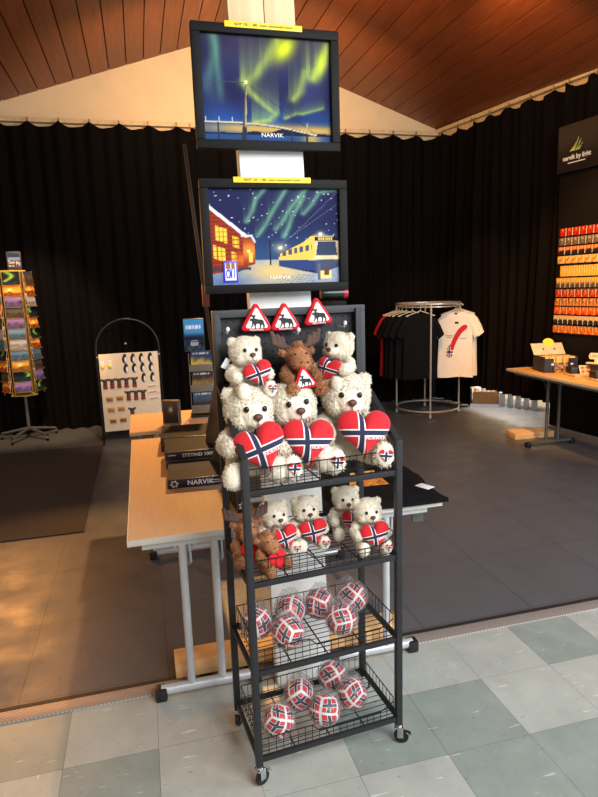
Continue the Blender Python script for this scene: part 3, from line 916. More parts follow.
def rtri(r_, rad, n=7):
    """rounded triangle, circumradius r_"""
    out = []
    for k in range(3):
        a = PI / 2 + k * 2 * PI / 3
        cx, cz = (r_ - 2 * rad) * math.cos(a), (r_ - 2 * rad) * math.sin(a)
        for i in range(n): b = a - PI / 3 + 2 * PI / 3 * i / (n - 1); out.append((cx + rad * math.cos(b), cz + rad * math.sin(b)))
    return out
def puff(poly, y0, y1, rim=.35, steps=4):
    """cushion: outline that swells towards both faces"""
    mb = MB(); n = len(poly); vs = []; fs = []
    ys = [y0 + (y1 - y0) * i / 8 for i in range(9)]
    for i, y in enumerate(ys):
        q = (2 * i / 8 - 1); s_ = 1 - .16 * abs(q) ** 3
        vs += [(x * s_, y, z * s_) for x, z in poly]
    for i in range(8):
        for k in range(n): l = (k + 1) % n; fs.append((i * n + k, i * n + l, (i + 1) * n + l, (i + 1) * n + k))
    fs.append(tuple(range(n))); fs.append(tuple(8 * n + k for k in range(n))[::-1])
    return mb.add(vs, fs)
SIGN_RED = puff(rtri(.62, .10), -.10, .10).mesh('red_border', REDPLUSH, 60)
SIGN_WHITE = MB().prism(rtri(.43, .05), -.112, -.098, .003).mesh('white_panel', WHITEPLUSH)
SIGN_MOOSE = MB().prism([(x * .62, z * .62 - .06) for x, z in MOOSE_SIL], -.120, -.110).mesh('moose_silhouette', BLACKINK)
def moose_sign(par, loc, w, rot=(0, 0, 0), word=True):
    s_ = link('moose_sign', SIGN_RED, par, loc, rot, 'red and white triangular moose sign', w)
    p = link('white_panel', SIGN_WHITE, s_); link('moose_silhouette', SIGN_MOOSE, s_)
    if word: text('NORWAY', .10, WHITEINK, s_, (0, -.104, -.262), name='sign_lettering', ext=.004)
    return s_
def moose(label, loc, rotz, h, sign, heart, group, antlers=True):
    t = thing('plush_moose', label, 'moose toy', loc, rotz, group, h)
    link('body', MOOSE, t)
    for s_ in (-1, 1):
        (link('antler', ANT[s_], t) if antlers else link('ear', DEAR, t, (s_ * .21, .02, .74), (0, s_ * .75, 0))); link('eye', MEYE, t, (s_ * .10, -.19, .70)); link('nostril', NOSTRIL, t, (s_ * .06, -.375, .58))
    if sign: moose_sign(t, (-.04, -.40, .28), .46, (R(-10), R(-6), 0), False)
    if heart:
        link('heart', RHEART, t, (.02, -.36, .26), (R(-14), R(-8), 0), 'plain red heart', .5)
        q = puff([(math.cos(a) * .2, math.sin(a) * .16) for a in [i * PI / 10 for i in range(20)]], -.02, .02)
        q.build('red_scarf', REDPLUSH, t, (0, -.05, .46), (PI / 2, 0, 0))
    return t
RHEART = heart_mb(.2, 40, 7).mesh('heart', REDPLUSH, 180)
moose('brown plush moose hung mid-pegboard, holding a triangular moose sign', rk(.262, .225, 1.315), R(8), .20, True, False, 'plush moose')
moose('brown plush moose at back left of the middle shelf, by the left post', rk(.042, .185, zl), R(6), .175, False, True, 'plush moose on the middle shelf')
mo = moose('brown plush moose at front left of the middle shelf, turned right, red heart', rk(.078, .085, zl), R(34), .15, False, True, 'plush moose on the middle shelf', False)

# three plush warning signs along the top of the pegboard
for lab, x, z, roll in (('triangular red plush moose sign on the pegboard, leftmost of three', .140, 1.570, 2), ('triangular red plush moose sign on the pegboard, middle of three', .246, 1.568, 0), ('triangular red plush moose sign on the pegboard, rightmost of three', .372, 1.582, -3)):
    t = thing('moose_sign_plush', lab, 'toy', rk(x, PY - .032, z), RA, 'plush moose signs', .116, rot=(R(-6), R(roll), RA))
    link('red_border', SIGN_RED, t); link('white_panel', SIGN_WHITE, t); link('moose_silhouette', SIGN_MOOSE, t)
    text('NORWAY', .10, WHITEINK, t, (0, -.104, -.262), name='sign_lettering', ext=.004)
    m = MB(); m.box((.30, .12, .02), (.20, .01, .46), .004, (0, -.5, 0)); m.build('paper_tag', mat('blue paper tag', (110, 150, 168), .4), t)

# ------------------------------------------------------------------ flag balls in clear bags
def mat_ball():
    m = bpy.data.materials.new('printed flag ball'); q = NT(m)
    uv = q.n('ShaderNodeUVMap', uv_map='UVMap'); sp = q.n('ShaderNodeSeparateXYZ'); q.l(uv.outputs[0], sp.inputs[0])
    u, v = sp.outputs[0], sp.outputs[1]
    e = q.math('MINIMUM', q.math('MINIMUM', u, q.math('SUBTRACT', 1.0, u)), q.math('MINIMUM', v, q.math('SUBTRACT', 1.0, v)))
    d = q.math('MINIMUM', q.math('ABSOLUTE', q.math('SUBTRACT', u, .43)), q.math('ABSOLUTE', q.math('SUBTRACT', v, .5)))
    c = q.mixc(q.math('LESS_THAN', d, .110), lin((208, 10, 32)), lin((238, 236, 234)))
    c = q.mixc(q.math('LESS_THAN', d, .080), c, lin((34, 42, 62)))
    c = q.mixc(q.math('LESS_THAN', e, .088), c, lin((240, 238, 236)))
    q.l(c, q.b.inputs['Base Color']); q.b.inputs['Roughness'].default_value = .3
    return m
def ball_mesh():
    vs = []; fs = []; uvs = []
    rr = random.Random(3); S = 9
    for ax in range(3):
        a, b = (ax + 1) % 3, (ax + 2) % 3
        for sa in (-1, 1):
            for sb in (-1, 1):
                A = [0, 0, 0]; A[a] = 2 * sa; B = [0, 0, 0]; B[b] = 2 * sb
                P = [0, 0, 0]; P[a] = sa; P[b] = sb; P[ax] = 1; Q = list(P); Q[ax] = -1
                A, B, P, Q = Vector(A), Vector(B), Vector(P), Vector(Q)
                o = len(vs); sw = rr.random() < .5
                for j in range(S + 1):
                    for i in range(S + 1):
                        u, v = i / S, j / S
                        p = (A * (1 - u) + P * u) * (1 - v) + (Q * (1 - u) + B * u) * v
                        p.normalize()
                        vs.append(Matrix.Rotation(.30 * p.z + .15 * p.x, 3, 'Z') @ p)
                for j in range(S):
                    for i in range(S):
                        q = o + j * (S + 1) + i
                        fs.append((q, q + 1, q + S + 2, q + S + 1))
                        c = [(i, j), (i + 1, j), (i + 1, j + 1), (i, j + 1)]
                        uvs += [((y / S, x / S) if sw else (x / S, y / S)) for x, y in c]
    me = bpy.data.meshes.new('ball'); me.from_pydata([tuple(p) for p in vs], [], fs)
    l = me.uv_layers.new(name='UVMap')
    for i, uv in enumerate(uvs): l.data[i].uv = uv
    me.materials.append(mat_ball()); me.polygons.foreach_set('use_smooth', [True] * len(fs)); me.update(); return me
BALL = ball_mesh()
def mat_film():
    m = bpy.data.materials.new('clear plastic film'); q = NT(m)
    tr = q.n('ShaderNodeBsdfTransparent'); gl = q.n('ShaderNodeBsdfGlossy'); gl.inputs['Roughness'].default_value = .16
    df = q.n('ShaderNodeBsdfDiffuse'); df.inputs[0].default_value = (.95, .95, .95, 1)
    fr = q.n('ShaderNodeFresnel'); fr.inputs[0].default_value = 1.35
    bp = q.n('ShaderNodeBump'); bp.inputs['Strength'].default_value = .9; bp.inputs['Distance'].default_value = .06
    q.l(q.noise(5, 3), bp.inputs['Height']); q.l(bp.outputs[0], gl.inputs['Normal']); q.l(bp.outputs[0], fr.inputs['Normal'])
    a = q.n('ShaderNodeMixShader'); a.inputs[0].default_value = .05; q.l(tr.outputs[0], a.inputs[1]); q.l(df.outputs[0], a.inputs[2])
    b = q.n('ShaderNodeMixShader'); q.l(q.math('MULTIPLY', fr.outputs[0], .38), b.inputs[0]); q.l(a.outputs[0], b.inputs[1]); q.l(gl.outputs[0], b.inputs[2])
    q.l(b.outputs[0], q.o.inputs['Surface'])
    return m
FILM = mat_film()
def film_mesh(seed):
    rr = random.Random(seed); b = bmesh.new(); bmesh.ops.create_icosphere(b, subdivisions=5, radius=1)
    off = Vector((rr.random() * 9, rr.random() * 9, rr.random() * 9))
    for v in b.verts:
        p = v.co.normalized()
        n1 = noise.noise(p * 2.2 + off); n2 = abs(noise.noise(p * 5 + off)); n3 = noise.noise(p * 9 + off) * (1 - .8 * sstep(.6, .9, p.z))
        r_ = 1.09 + .13 * abs(n1) + .13 * n2 + .035 * n3
        t = max(0, p.z - .70) / .30                       # gathered neck with a flared tail
        if t > 0: r_ += .34 * t ** 1.5
        q = p * r_
        if t > .3: q += Vector((n2 - .2, n1, 0)) * .35 * t
        v.co = q
    m = MB().bm(b); return m.mesh('clear_bag', FILM, 180)
FILMS = [film_mesh(i) for i in range(3)]
def ball(label, loc, rot, bag, bagrot, group):
    t = thing('flag_ball', label, 'ball', loc, 0, group)
    link('ball', BALL, t, (0, 0, .056), rot, None, .056)
    link('clear_bag', FILMS[bag], t, (0, 0, .060), bagrot, None, .054)
    return t
z3 = TIERS[1] + .005; z4 = TIERS[0] + .005
for k, (lab, x, y, lift) in enumerate((('bagged flag ball on the upper ball shelf, against the left posts', .068, .200, 0), ('bagged flag ball on the upper ball shelf, at the back behind the front left ball', .208, .235, 0),
                          ('bagged flag ball on the upper ball shelf, front left', .152, .098, 0), ('bagged flag ball on the upper ball shelf, back centre', .325, .235, 0),
                          ('bagged flag ball on the upper ball shelf, front right of centre', .360, .105, 0), ('bagged flag ball on the upper ball shelf, back right with a tall bag end', .455, .215, .01))):
    ball(lab, rk(x, y, z3 + lift), (k * 1.3 + .3, k * .7 + .5, k * 2.1), k % 3, (R(-12 + 7 * k), R(15 - 9 * k), k), 'flag balls on the upper ball shelf')
for k, (lab, x, y) in enumerate((('bagged flag ball on the lowest shelf, front left', .098, .078), ('bagged flag ball on the lowest shelf, back left', .215, .185), ('bagged flag ball on the lowest shelf, furthest back', .375, .238),
                    ('bagged flag ball on the lowest shelf, front centre', .272, .070), ('bagged flag ball on the lowest shelf, right', .400, .112))):
    ball(lab, rk(x, y, z4), (k * .9 + 1.0, k * 1.9, k * .6 + .4), (k + 1) % 3, (R(20 - 9 * k), R(-16 + 8 * k), k * 1.7), 'flag balls on the lowest shelf')
# ------------------------------------------------------------------ folding tables
def folding_table(label, x0, x1, y0, y1, zt, leg_y, lx, metal, top=BEECH, foot=None, group='folding tables', brackets=True, edge=EDGEM):
    cx = (x0 + x1) / 2
    t = thing('folding_table', label, 'table', (cx, (y0 + y1) / 2, 0), 0, group)
    oy = (y0 + y1) / 2
    m = MB(); m.box((0, 0, zt - .011), (x1 - x0 - .004, y1 - y0 - .004, .022), .002); m.build('tabletop', top, t)
    m = MB()
    for sx in (-1, 1): m.box((sx * (x1 - x0) / 2, 0, zt - .012), (.004, y1 - y0, .026), .001)
    for sy in (-1, 1): m.box((0, sy * (y1 - y0) / 2, zt - .012), (x1 - x0 + .004, .004, .026), .001)
    m.build('edge_band', edge, t)
    for ly in leg_y:
        yy = ly - oy
        m = MB(); m.tube([((f_ - cx), yy, .042) for f_ in foot], .022, 10); f = m.build('foot_bar', metal, t)
        for f_ in foot:
            m = MB(); m.box((f_ - cx, yy, .030), (.05, .056, .056), .012); m.build('end_cap', RUBBER, f)
        for x in lx:
            m = MB(); m.tube([(x - cx, yy, .05), (x - cx, yy, zt - .06)], .0165, 14); m.build('leg', metal, t)
            if brackets:
                s_ = 1 if ly == leg_y[0] else -1
                m = MB(); m.tube([(x - cx + .03, yy, zt - .05), (x - cx + .032, yy + .01 * s_, zt - .15), (x - cx + .026, yy + .03 * s_, zt - .17), (x - cx + .022, yy + .06 * s_, zt - .15), (x - cx + .02, yy + .14 * s_, zt - .03)], .005, 6)
                m.build('folding_stay', metal, t)
        m = MB(); m.box((0, yy, zt - .048), (x1 - x0 - .10, .03, .03), .004); m.build('cross_rail', metal, t)
    m = MB()
    for sx in (-1, 1): m.box((sx * ((x1 - x0) / 2 - .06), 0, zt - .04), (.022, y1 - y0 - .12, .034), .003)
    m.build('side_rails', mat('grey rail', (150, 148, 142), .5, .2), t)
    return t
lt = folding_table('beech folding table left of the rack, with puzzle boxes on it', -.115, .415, 2.272, 3.94, .74, (2.325, 3.72), (.092, .222), GREYM, foot=(-.035, .365))
rt = folding_table('folding table right behind the rack, covered by black T-shirts', .668, 1.222, 2.272, 3.6, .74, (2.325, 3.36), (.856, .978), GREYM, foot=(.72, 1.105), top=mat('white laminate', (222, 220, 214), .4, 0, .03))
m = MB(); m.box((.215, -.55, .655), (.055, .012, .10), .003); m.box((.215, -.52, .705), (.075, .06, .012), .002); m.box((.24, -.52, .655), (.012, .05, .10), .002)
m.build('under_bracket', DARKTUBE, rt)
folding_table('second beech table standing across the far end of the left table', -.125, 1.15, 4.0, 4.62, .775, (4.2, 4.45), (.05, 1.0), GREYM, foot=(0.0, 1.05), brackets=False, edge=BEECH)

# low wooden plank across the legs
def plank(label, loc, dims, rotz=0):
    m = MB(); m.box((0, 0, dims[2] / 2), dims, .006)
    o = m.build('wooden_plank', mat('knotty plank', (222, 176, 122), .55, 0, .16, 4, stretch=(.8, 8, 8)), None, loc, (0, 0, rotz))
    return tag(o, label, 'plank', 'wooden planks by table legs')
plank('pale wooden plank lying on blocks behind the left table legs and rack', (.56, 2.46, .028), (1.06, .12, .07))
for x in (.16, .36, .82):
    o = MB().box((0, 0, .014), (.05, .09, .028), .003).build('plank_block', RUBBER, None, (x, 2.46, 0)); tag(o, 'small black block under the pale plank behind the rack', 'block', 'blocks under the plank')

# ------------------------------------------------------------------ puzzle boxes
def puzzle_art(kind):
    def f(u, v):
        n = noise.noise(Vector((u * 5, v * 5, kind * 3.1))); n2 = noise.noise(Vector((u * 16, v * 16, kind)))
        if kind == 0:
            c = mix((22, 25, 44), (50, 54, 76), v + .3 * n)
            if v < .45 + .1 * n: c = mix((16, 16, 22), (60, 48, 46), .5 + .5 * n2)
            return c
        c = mix((17, 14, 16), (44, 34, 31), v + .5 * n2)
        if v > .55 + .25 * n: c = mix((17, 18, 27), (54, 48, 49), n2 + .3)
        return c
    return f
NAVY = mat('navy box board', (30, 32, 60), .35, 0, .06, coat=.2)
DARKBOX = mat('dark brown box board', (44, 36, 38), .35, 0, .08, coat=.2)
def gear(r_, n=6):
    out = []
    for k in range(n * 4):
        a = 2 * PI * k / (n * 4); rr_ = r_ * (1.0 if k % 4 in (0, 1) else .68); out.append((rr_ * math.cos(a), rr_ * math.sin(a)))
    return out
def puzzle(label, word, x, y, z, w, d, h, rz, kind, board, group, size=.03, gearmark=True):
    """lies flat, its lettered side towards the camera; origin at front left bottom corner"""
    t = thing('puzzle_box', label, 'puzzle box', (x, y, z), rz, group)
    m = MB(); m.box((w / 2, d / 2, h * .30), (w - .004, d - .004, h * .6), .001); m.build('box_base', board, t)
    m = MB(); m.box((w / 2, d / 2, h * .5 + .001), (w, d, h - .002), .0015)
    l = m.build('lid', board, t)
    painted('cover_picture', w - .006, d - .006, 30, 34, puzzle_art(kind), PHOTO, l, (w / 2, d / 2, h + .0008), (-PI / 2, 0, 0), th=.0006)
    if word:
        tx = w * (.63 if gearmark else .62)
        text(word, size, WHITEINK, l, (tx if not gearmark else w * .60, -.0012, h * .5), name='box_lettering', wide=1.05, bold=.0006)
        if gearmark:
            g_ = MB(); P = gear(h * .42)
            g_.prism(P, -.0012, -.0002); q = g_.build('puzzle_emblem', WHITEINK, l, (w * .12, 0, h * .5))
            g2 = MB(); g2.prism([(.62 * a, .62 * b) for a, b in gear(h * .42)], -.0018, -.0010); g2.build('emblem_centre', board, l, (w * .12, 0, h * .5))
            for k in range(2):
                m = MB(); m.box((w * .87, -.0008, h * (.62 - .24 * k)), (w * .2, .0012, .0022)); m.build('small_print', WHITEINK, l)
        else:
            m = MB(); m.box((w * .13, -.0008, h * .6), (w * .14, .0012, .003)); m.build('small_print', WHITEINK, l)
    return t
puzzle('navy puzzle box lettered NARVIK with a gear emblem, nearest on the left table', 'NARVIK', .066, 2.845, .7405, .262, .31, .046, R(-3), 0, NAVY, 'puzzle boxes on the left table', .034)
puzzle('lower of two stacked puzzle boxes lettered STETIND 1000, behind the NARVIK box', 'STETIND 1000', .072, 3.175, .7405, .28, .33, .046, R(-3), 1, DARKBOX, 'puzzle boxes on the left table', .0245, False)
puzzle('upper of two stacked puzzle boxes lettered STETIND 1000, behind the NARVIK box', 'STETIND 1000', .070, 3.18, .7870, .285, .31, .048, R(-2), 1, DARKBOX, 'puzzle boxes on the left table', .026, False)
puzzle('dark puzzle box at the far end of the left table', None, .06, 3.56, .7405, .29, .33, .085, R(-4), 1, DARKBOX, 'puzzle boxes on the left table')
# a puzzle box standing on edge between the table and the rack
t = puzzle('navy puzzle box standing on its end behind the left posts of the rack', 'NARVIK', 0, 0, 0, .262, .30, .046, 0, 0, NAVY, 'puzzle boxes on the left table', .034)
t.location = (.385, 2.42, .7405); t.rotation_euler = (0, R(-90), R(4))

# prints leaning against the column side, small photo block, brochure tower
def brown_art(k):
    def f(u, v):
        n = noise.noise(Vector((u * 4, v * 4, k * 5.3)))
        return mix(mix((96, 76, 60), (160, 132, 104), v), (52, 46, 46), .4 + .7 * n)
    return f
for k, (x, y, rz, w, h, lab) in enumerate(((.372, 2.98, -58, .28, .40, 'large brown print leaning behind the pegboard, nearest of the leaning prints'), (.382, 3.20, -58, .30, .48, 'large brown print leaning behind the pegboard, second of the leaning prints'), (.395, 3.42, -60, .28, .52, 'large brown print leaning behind the pegboard, furthest of the leaning prints'))):
    t = thing('leaning_print', lab, 'print', (x, y, .79 if k else .7405), R(rz), 'prints leaning behind the rack', rot=(R(-16), 0, R(rz)))
    if k: t.location.z = .8365 if k == 1 else .8265
    m = MB(); m.box((0, .006, h / 2), (w, .012, h), .001); m.build('board', mat('print board', (64, 54, 46), .5), t)
    painted('print_face', w - .01, h - .01, 20, 26, brown_art(k), PHOTO, t, (0, -.0015, h / 2), th=.001)
t = thing('photo_block', 'small framed photo block standing at the far end of the left table', 'picture', (.16, 4.16, .776), R(-24))
m = MB(); m.box((0, 0, .085), (.125, .03, .17), .003); m.build('block', mat('brown block', (110, 84, 62), .5), t)
painted('photo_face', .105, .15, 14, 18, lambda u, v: mix(mix((40, 36, 34), (92, 80, 68), v), (214, 206, 196), .9 * gau(math.hypot(u - .5, v - .62), .12)), PHOTO, t, (0, -.0165, .087), th=.001)

t = thing('brochure_stand', 'slim clear brochure stand with blue header on the far table', 'brochure stand', (.40, 4.36, .776), R(-4), scale=1.0)
CLEARP = mat('smoky acrylic', (112, 104, 96), .2, 0, .05)
m = MB(); m.box((0, .02, .006), (.19, .16, .012), .003); m.build('stand_base', RUBBER, t)
m = MB(); m.box((-.085, .05, .23), (.006, .02, .46), .001); m.box((.085, .05, .23), (.006, .02, .46), .001)
for k in range(3): m.box((0, .03 - .004 * k, .03 + .15 * k), (.17, .05, .004), .001); m.box((0, .004, .055 + .15 * k), (.17, .003, .05), .001)
m.build('holder', CLEARP, t)
m = MB(); m.box((-.036, .055, .59), (.148, .012, .24), .002); h = m.build('header_panel', mat('header board', (30, 34, 48), .4), t)
def blue_art(u, v):
    c = mix((26, 36, 58), (74, 148, 206), sstep(.40, .62, v)); n = noise.noise(Vector((u * 6, v * 6, 2)))
    if v < .35: c = mix((22, 26, 36), (70, 82, 96), .5 + .7 * n)
    if .68 < v < .80 and .12 < u < .88 and (u * 9) % 1 < .7: c = (226, 234, 240)
    if .15 < v < .35 and .3 < u < .7 and (u * 12 + v * 5) % 1 < .4: c = (206, 212, 216)
    return c
painted('header_print', .140, .232, 24, 34, blue_art, PHOTO, h, (-.036, .048, .59), th=.001)
def leaflet_art(k):
    def f(u, v):
        n = noise.noise(Vector((u * 5, v * 5, k * 7.7)))
        tops = ((66, 84, 108), (58, 52, 50), (52, 66, 92)); bots = ((60, 52, 48), (150, 116, 70), (214, 168, 66))
        c = mix(bots[k], tops[k], sstep(.3, .7, v + .2 * n))
        if .82 < v < .9 and .1 < u < .9 and (u * 8) % 1 < .6: c = (206, 200, 190)
        return c
    return f
for k in range(3):
    lf = painted('leaflet', .155, .14, 14, 14, leaflet_art(k), PHOTO, None, (.408, 4.385 - .004 * k, .776 + .038 + .07 + .15 * k), (R(-4), 0, R(-4)), th=.004)
    tag(lf, ('leaflet in the bottom pocket of the brochure stand', 'leaflet in the middle pocket of the brochure stand', 'leaflet in the top pocket of the brochure stand')[k], 'leaflet', 'leaflets in the brochure stand')

# ------------------------------------------------------------------ black T-shirts on the right table
BLACKTEE = mat('black cotton', (17, 17, 18), .9, 0, .15, 30, .15, 200, spec=.1)
def folded_tee(label, x, y, z, w, d, rz, th, overhang=0.0, seed=1):
    t = thing('folded_tshirt', label, 'T-shirt', (x, y, z), rz, 'black T-shirts on the right table')
    mb = MB(); nx, ny = 26, 26; vs = []; fs = []; off = Vector((seed * 3.3, 0, 0))
    for side in (0, 1):
        for j in range(ny + 1):
            for i in range(nx + 1):
                u, v = i / nx - .5, j / ny - .5
                px, py = u * w * (1 + .03 * math.sin(v * 7)), v * d * (1 + .02 * math.sin(u * 9))
                e = min(.5 - abs(u), .5 - abs(v))
                hz = th * (.55 + .45 * sstep(0, .09, e)) + .007 * noise.noise(Vector((px * 9, py * 9, 0)) + off) + .003 * noise.noise(Vector((px * 25, py * 25, 0)) + off)
                vs.append((px, py, hz if side == 0 else 0.0))
    N = (nx + 1) * (ny + 1)
    for side in (0, 1):
        for j in range(ny):
            for i in range(nx):
                q = side * N + j * (nx + 1) + i; f = (q, q + 1, q + nx + 2, q + nx + 1); fs.append(f if side == 0 else f[::-1])
    rim = [i for i in range(nx + 1)] + [j * (nx + 1) + nx for j in range(1, ny + 1)] + [ny * (nx + 1) + i for i in range(nx - 1, -1, -1)] + [j * (nx + 1) for j in range(ny - 1, 0, -1)]
    for a, b in zip(rim, rim[1:] + rim[:1]): fs.append((b, a, a + N, b + N))
    mb.add(vs, fs).build('folded_cloth', BLACKTEE, t, angle=70, fix=False)
    return t
tee = folded_tee('black folded T-shirt with colourful print and white label, nearest on right table', .955, 2.515, .7405, .59, .52, R(-3), .028)
def tee_art(u, v):
    n = noise.noise(Vector((u * 7, v * 7, 3))); n2 = noise.noise(Vector((u * 15, v * 15, 8)))
    c = mix((196, 92, 48), (226, 178, 74), .5 + .8 * n)
    c = mix(c, (96, 40, 34), sstep(.15, .45, n2)); 
    if u < .22: c = mix((150, 120, 190), (88, 70, 120), .5 + n)
    if v > .75: c = mix(c, (230, 200, 120), .6)
    return c
painted('chest_print', .24, .22, 34, 30, tee_art, INK, tee, (-.02, .06, .0345), (-PI / 2, 0, 0), th=.0008, edge=(120, 80, 60))
m = MB(); m.box((.245, -.12, .0315), (.05, .075, .002), .0005, (0, 0, R(28))); m.build('white_label', WHITE, tee)
folded_tee('plain black folded T-shirt in the second row of the right table', .94, 3.04, .7405, .54, .50, R(2), .034, seed=3)
m = MB(); m.box((0, 0, .004), (.34, .07, .008), .002)
o = m.build('white_paper_stack', WHITE, None, (1.035, 2.30, .7405), (0, 0, R(-2)))
bpy.data.objects.remove(o)

# dark tin on the pegboard's back edge
t = thing('small_tin', 'small dark tin with a red end standing behind the pegboard at right', 'tin', (.765, 2.36, 1.628), 0)
m = MB(); m.box((0, 0, -.44), (.10, .06, .87), .004); 
m.build('tin_stand', BLACKBOARD, t)
m = MB(); m.cyl((0, 0, .025), .022, .10, 20, 'X', bev=.003); m.build('tin_body', mat('dark tin', (50, 54, 50), .3, .6), t)
m = MB(); m.cyl((.052, 0, .025), .0228, .022, 20, 'X', bev=.003); m.build('red_end', mat('red lacquer', (150, 20, 34), .35), t)
# ------------------------------------------------------------------ postcard spinner, back left
SPX, SPY = -1.395, 7.62
sp = thing('postcard_spinner', 'tall wire postcard spinner on a wheeled star base by the left curtain', 'postcard rack', (SPX, SPY, 0), R(8))
m = MB(); m.tube([(0, 0, .10), (0, 0, 2.0)], .02, 12); m.build('pole', DARKTUBE, sp)
for k in range(5):
    a = 2 * PI * k / 5 + .35
    m = MB(); m.tube([(0, 0, .13), (.14 * math.cos(a), .14 * math.sin(a), .105), (.32 * math.cos(a), .32 * math.sin(a), .075)], [.018, .017, .013], 8)
    l = m.build('base_arm', DARKTUBE, sp)
    m = MB(); m.cyl((.32 * math.cos(a), .32 * math.sin(a), .034), .033, .032, 16, 'X', bev=.005); m.tube([(.32 * math.cos(a), .32 * math.sin(a), .04), (.32 * math.cos(a), .32 * math.sin(a), .08)], .008, 6); m.build('castor', RUBBER, l)
CR, FACES, ROWS, Z0, DZ = .205, 6, 11, .60, .1215
wr = mat('brass coloured wire', (196, 150, 74), .4, .7)
for f_ in range(FACES):
    a = -PI / 2 + 2 * PI * f_ / FACES
    n = Vector((math.cos(a), math.sin(a), 0)); t_ = Vector((-math.sin(a), math.cos(a), 0))
    m = MB()
    for s_ in (-1, 1):
        b = n * (CR - .012) + t_ * (.095 * s_); m.tube([(b.x, b.y, Z0 - .05), (b.x, b.y, Z0 + DZ * ROWS + .03)], .0045, 6)
    for r_ in range(ROWS):
        z = Z0 + DZ * r_
        p = [n * (CR - .012) + t_ * -.095, n * (CR + .020) + t_ * -.095, n * (CR + .020) + t_ * .095, n * (CR - .012) + t_ * .095]
        for dz in (-.006,): m.tube([(q.x, q.y, z + dz) for q in p], .003, 6)
    m.build('card_pocket_column', wr, sp)
m = MB(); m.cyl((0, 0, Z0 + DZ * ROWS + .035), .175, .014, 6); m.cyl((0, 0, Z0 - .06), .165, .014, 6); m.build('end_plates', mat('yellow brown plate', (206, 170, 84), .5), sp)
m = MB(); m.box((.05, -.08, Z0 + DZ * ROWS + .15), (.15, .012, .20), .003); h = m.build('header_sign', mat('dark header', (34, 34, 40), .5), sp)
def hdr(u, v):
    c = mix((52, 78, 120), (150, 180, 206), v)
    if v < .45: c = (86, 52, 50) if noise.noise(Vector((u * 6, v * 8, 1))) > -.1 else (180, 180, 186)
    if v > .72: c = (44, 56, 88)
    return c
painted('header_print', .125, .15, 16, 18, hdr, INK, h, (.05, -.0872, Z0 + DZ * ROWS + .155), th=.001)
PAL = {'orange sunset': ((250, 170, 60), (214, 96, 24), (60, 32, 18)), 'green aurora': ((96, 150, 60), (34, 60, 70), (16, 22, 26)),
       'purple dusk': ((196, 150, 190), (120, 96, 150), (40, 34, 52)), 'blue fjord': ((150, 180, 200), (84, 112, 140), (44, 50, 54)),
       'golden town': ((246, 196, 90), (190, 120, 40), (66, 44, 26)), 'pale winter': ((226, 214, 200), (170, 160, 160), (92, 90, 96)), 'night harbour': ((60, 60, 70), (96, 80, 60), (26, 24, 26))}
def card_fn(kind, seed):
    a, b, c_ = PAL[kind]; rr = random.Random(seed); hz = rr.uniform(.25, .5); sx = rr.uniform(.25, .75); off = rr.uniform(0, 50)
    def f(u, v):
        c = mix(b, a, sstep(hz, hz + .5, v) if kind != 'orange sunset' else 1 - sstep(hz, 1, v))
        if kind == 'green aurora': c = mix(c_, (150, 196, 70), 1.0 * gau(abs(u - sx + .25 * math.sin(v * 6 + off)), .14)) if v > hz else c
        if 'sunset' in kind or 'golden' in kind: c = mix(c, (255, 236, 150), gau(math.hypot(u - sx, v - hz - .15), .14))
        r_ = hz + .16 * noise.noise(Vector((u * 4 + off, 0, seed)))
        if v < r_: c = mix(c_, b, .5 + .6 * noise.noise(Vector((u * 6, v * 7, off))))
        return c
    return f
ORD = ['top', 'second', 'third', 'fourth', 'fifth', 'sixth', 'seventh', 'eighth', 'ninth', 'tenth', 'lowest']
COLS = ((5, 'left'), (0, 'middle'), (1, 'right'), (4, 'far left side'), (2, 'far right side'))
KEYS = [['green aurora', 'orange sunset', 'golden town', 'orange sunset', 'night harbour', 'pale winter', 'blue fjord', 'green aurora', 'orange sunset', 'night harbour', 'orange sunset'],
        ['green aurora', 'orange sunset', 'purple dusk', 'night harbour', 'purple dusk', 'blue fjord', 'pale winter', 'blue fjord', 'golden town', 'green aurora', 'purple dusk'],
        ['night harbour', 'orange sunset', 'pale winter', 'green aurora', 'orange sunset', 'green aurora', 'orange sunset', 'blue fjord', 'night harbour', 'purple dusk', 'green aurora'],
        ['orange sunset', 'blue fjord', 'golden town', 'night harbour', 'purple dusk', 'orange sunset', 'golden town', 'blue fjord', 'green aurora', 'orange sunset', 'golden town'],
        ['blue fjord', 'golden town', 'green aurora', 'orange sunset', 'pale winter', 'night harbour', 'orange sunset', 'purple dusk', 'golden town', 'blue fjord', 'orange sunset']]
mz = Matrix.Translation((SPX, SPY, 0)) @ Matrix.Rotation(R(8), 4, 'Z')
for ci, (f_, nm) in enumerate(COLS[:3]):
    a = -PI / 2 + 2 * PI * f_ / FACES
    for r_ in range(ROWS):
        kind = KEYS[ci][r_]; z = Z0 + DZ * (ROWS - 1 - r_)
        p = mz @ Vector((math.cos(a) * (CR + .004), math.sin(a) * (CR + .004), z + .073))
        o = painted('postcard', .176, .150, 10, 10, card_fn(kind, ci * 31 + r_), INK, None, p, (R(-9), 0, a + PI / 2 + R(8)), th=.003)
        tag(o, f'{kind} postcard, {ORD[r_]} in the {nm} column of the spinner', 'postcard', 'postcards in the spinner')

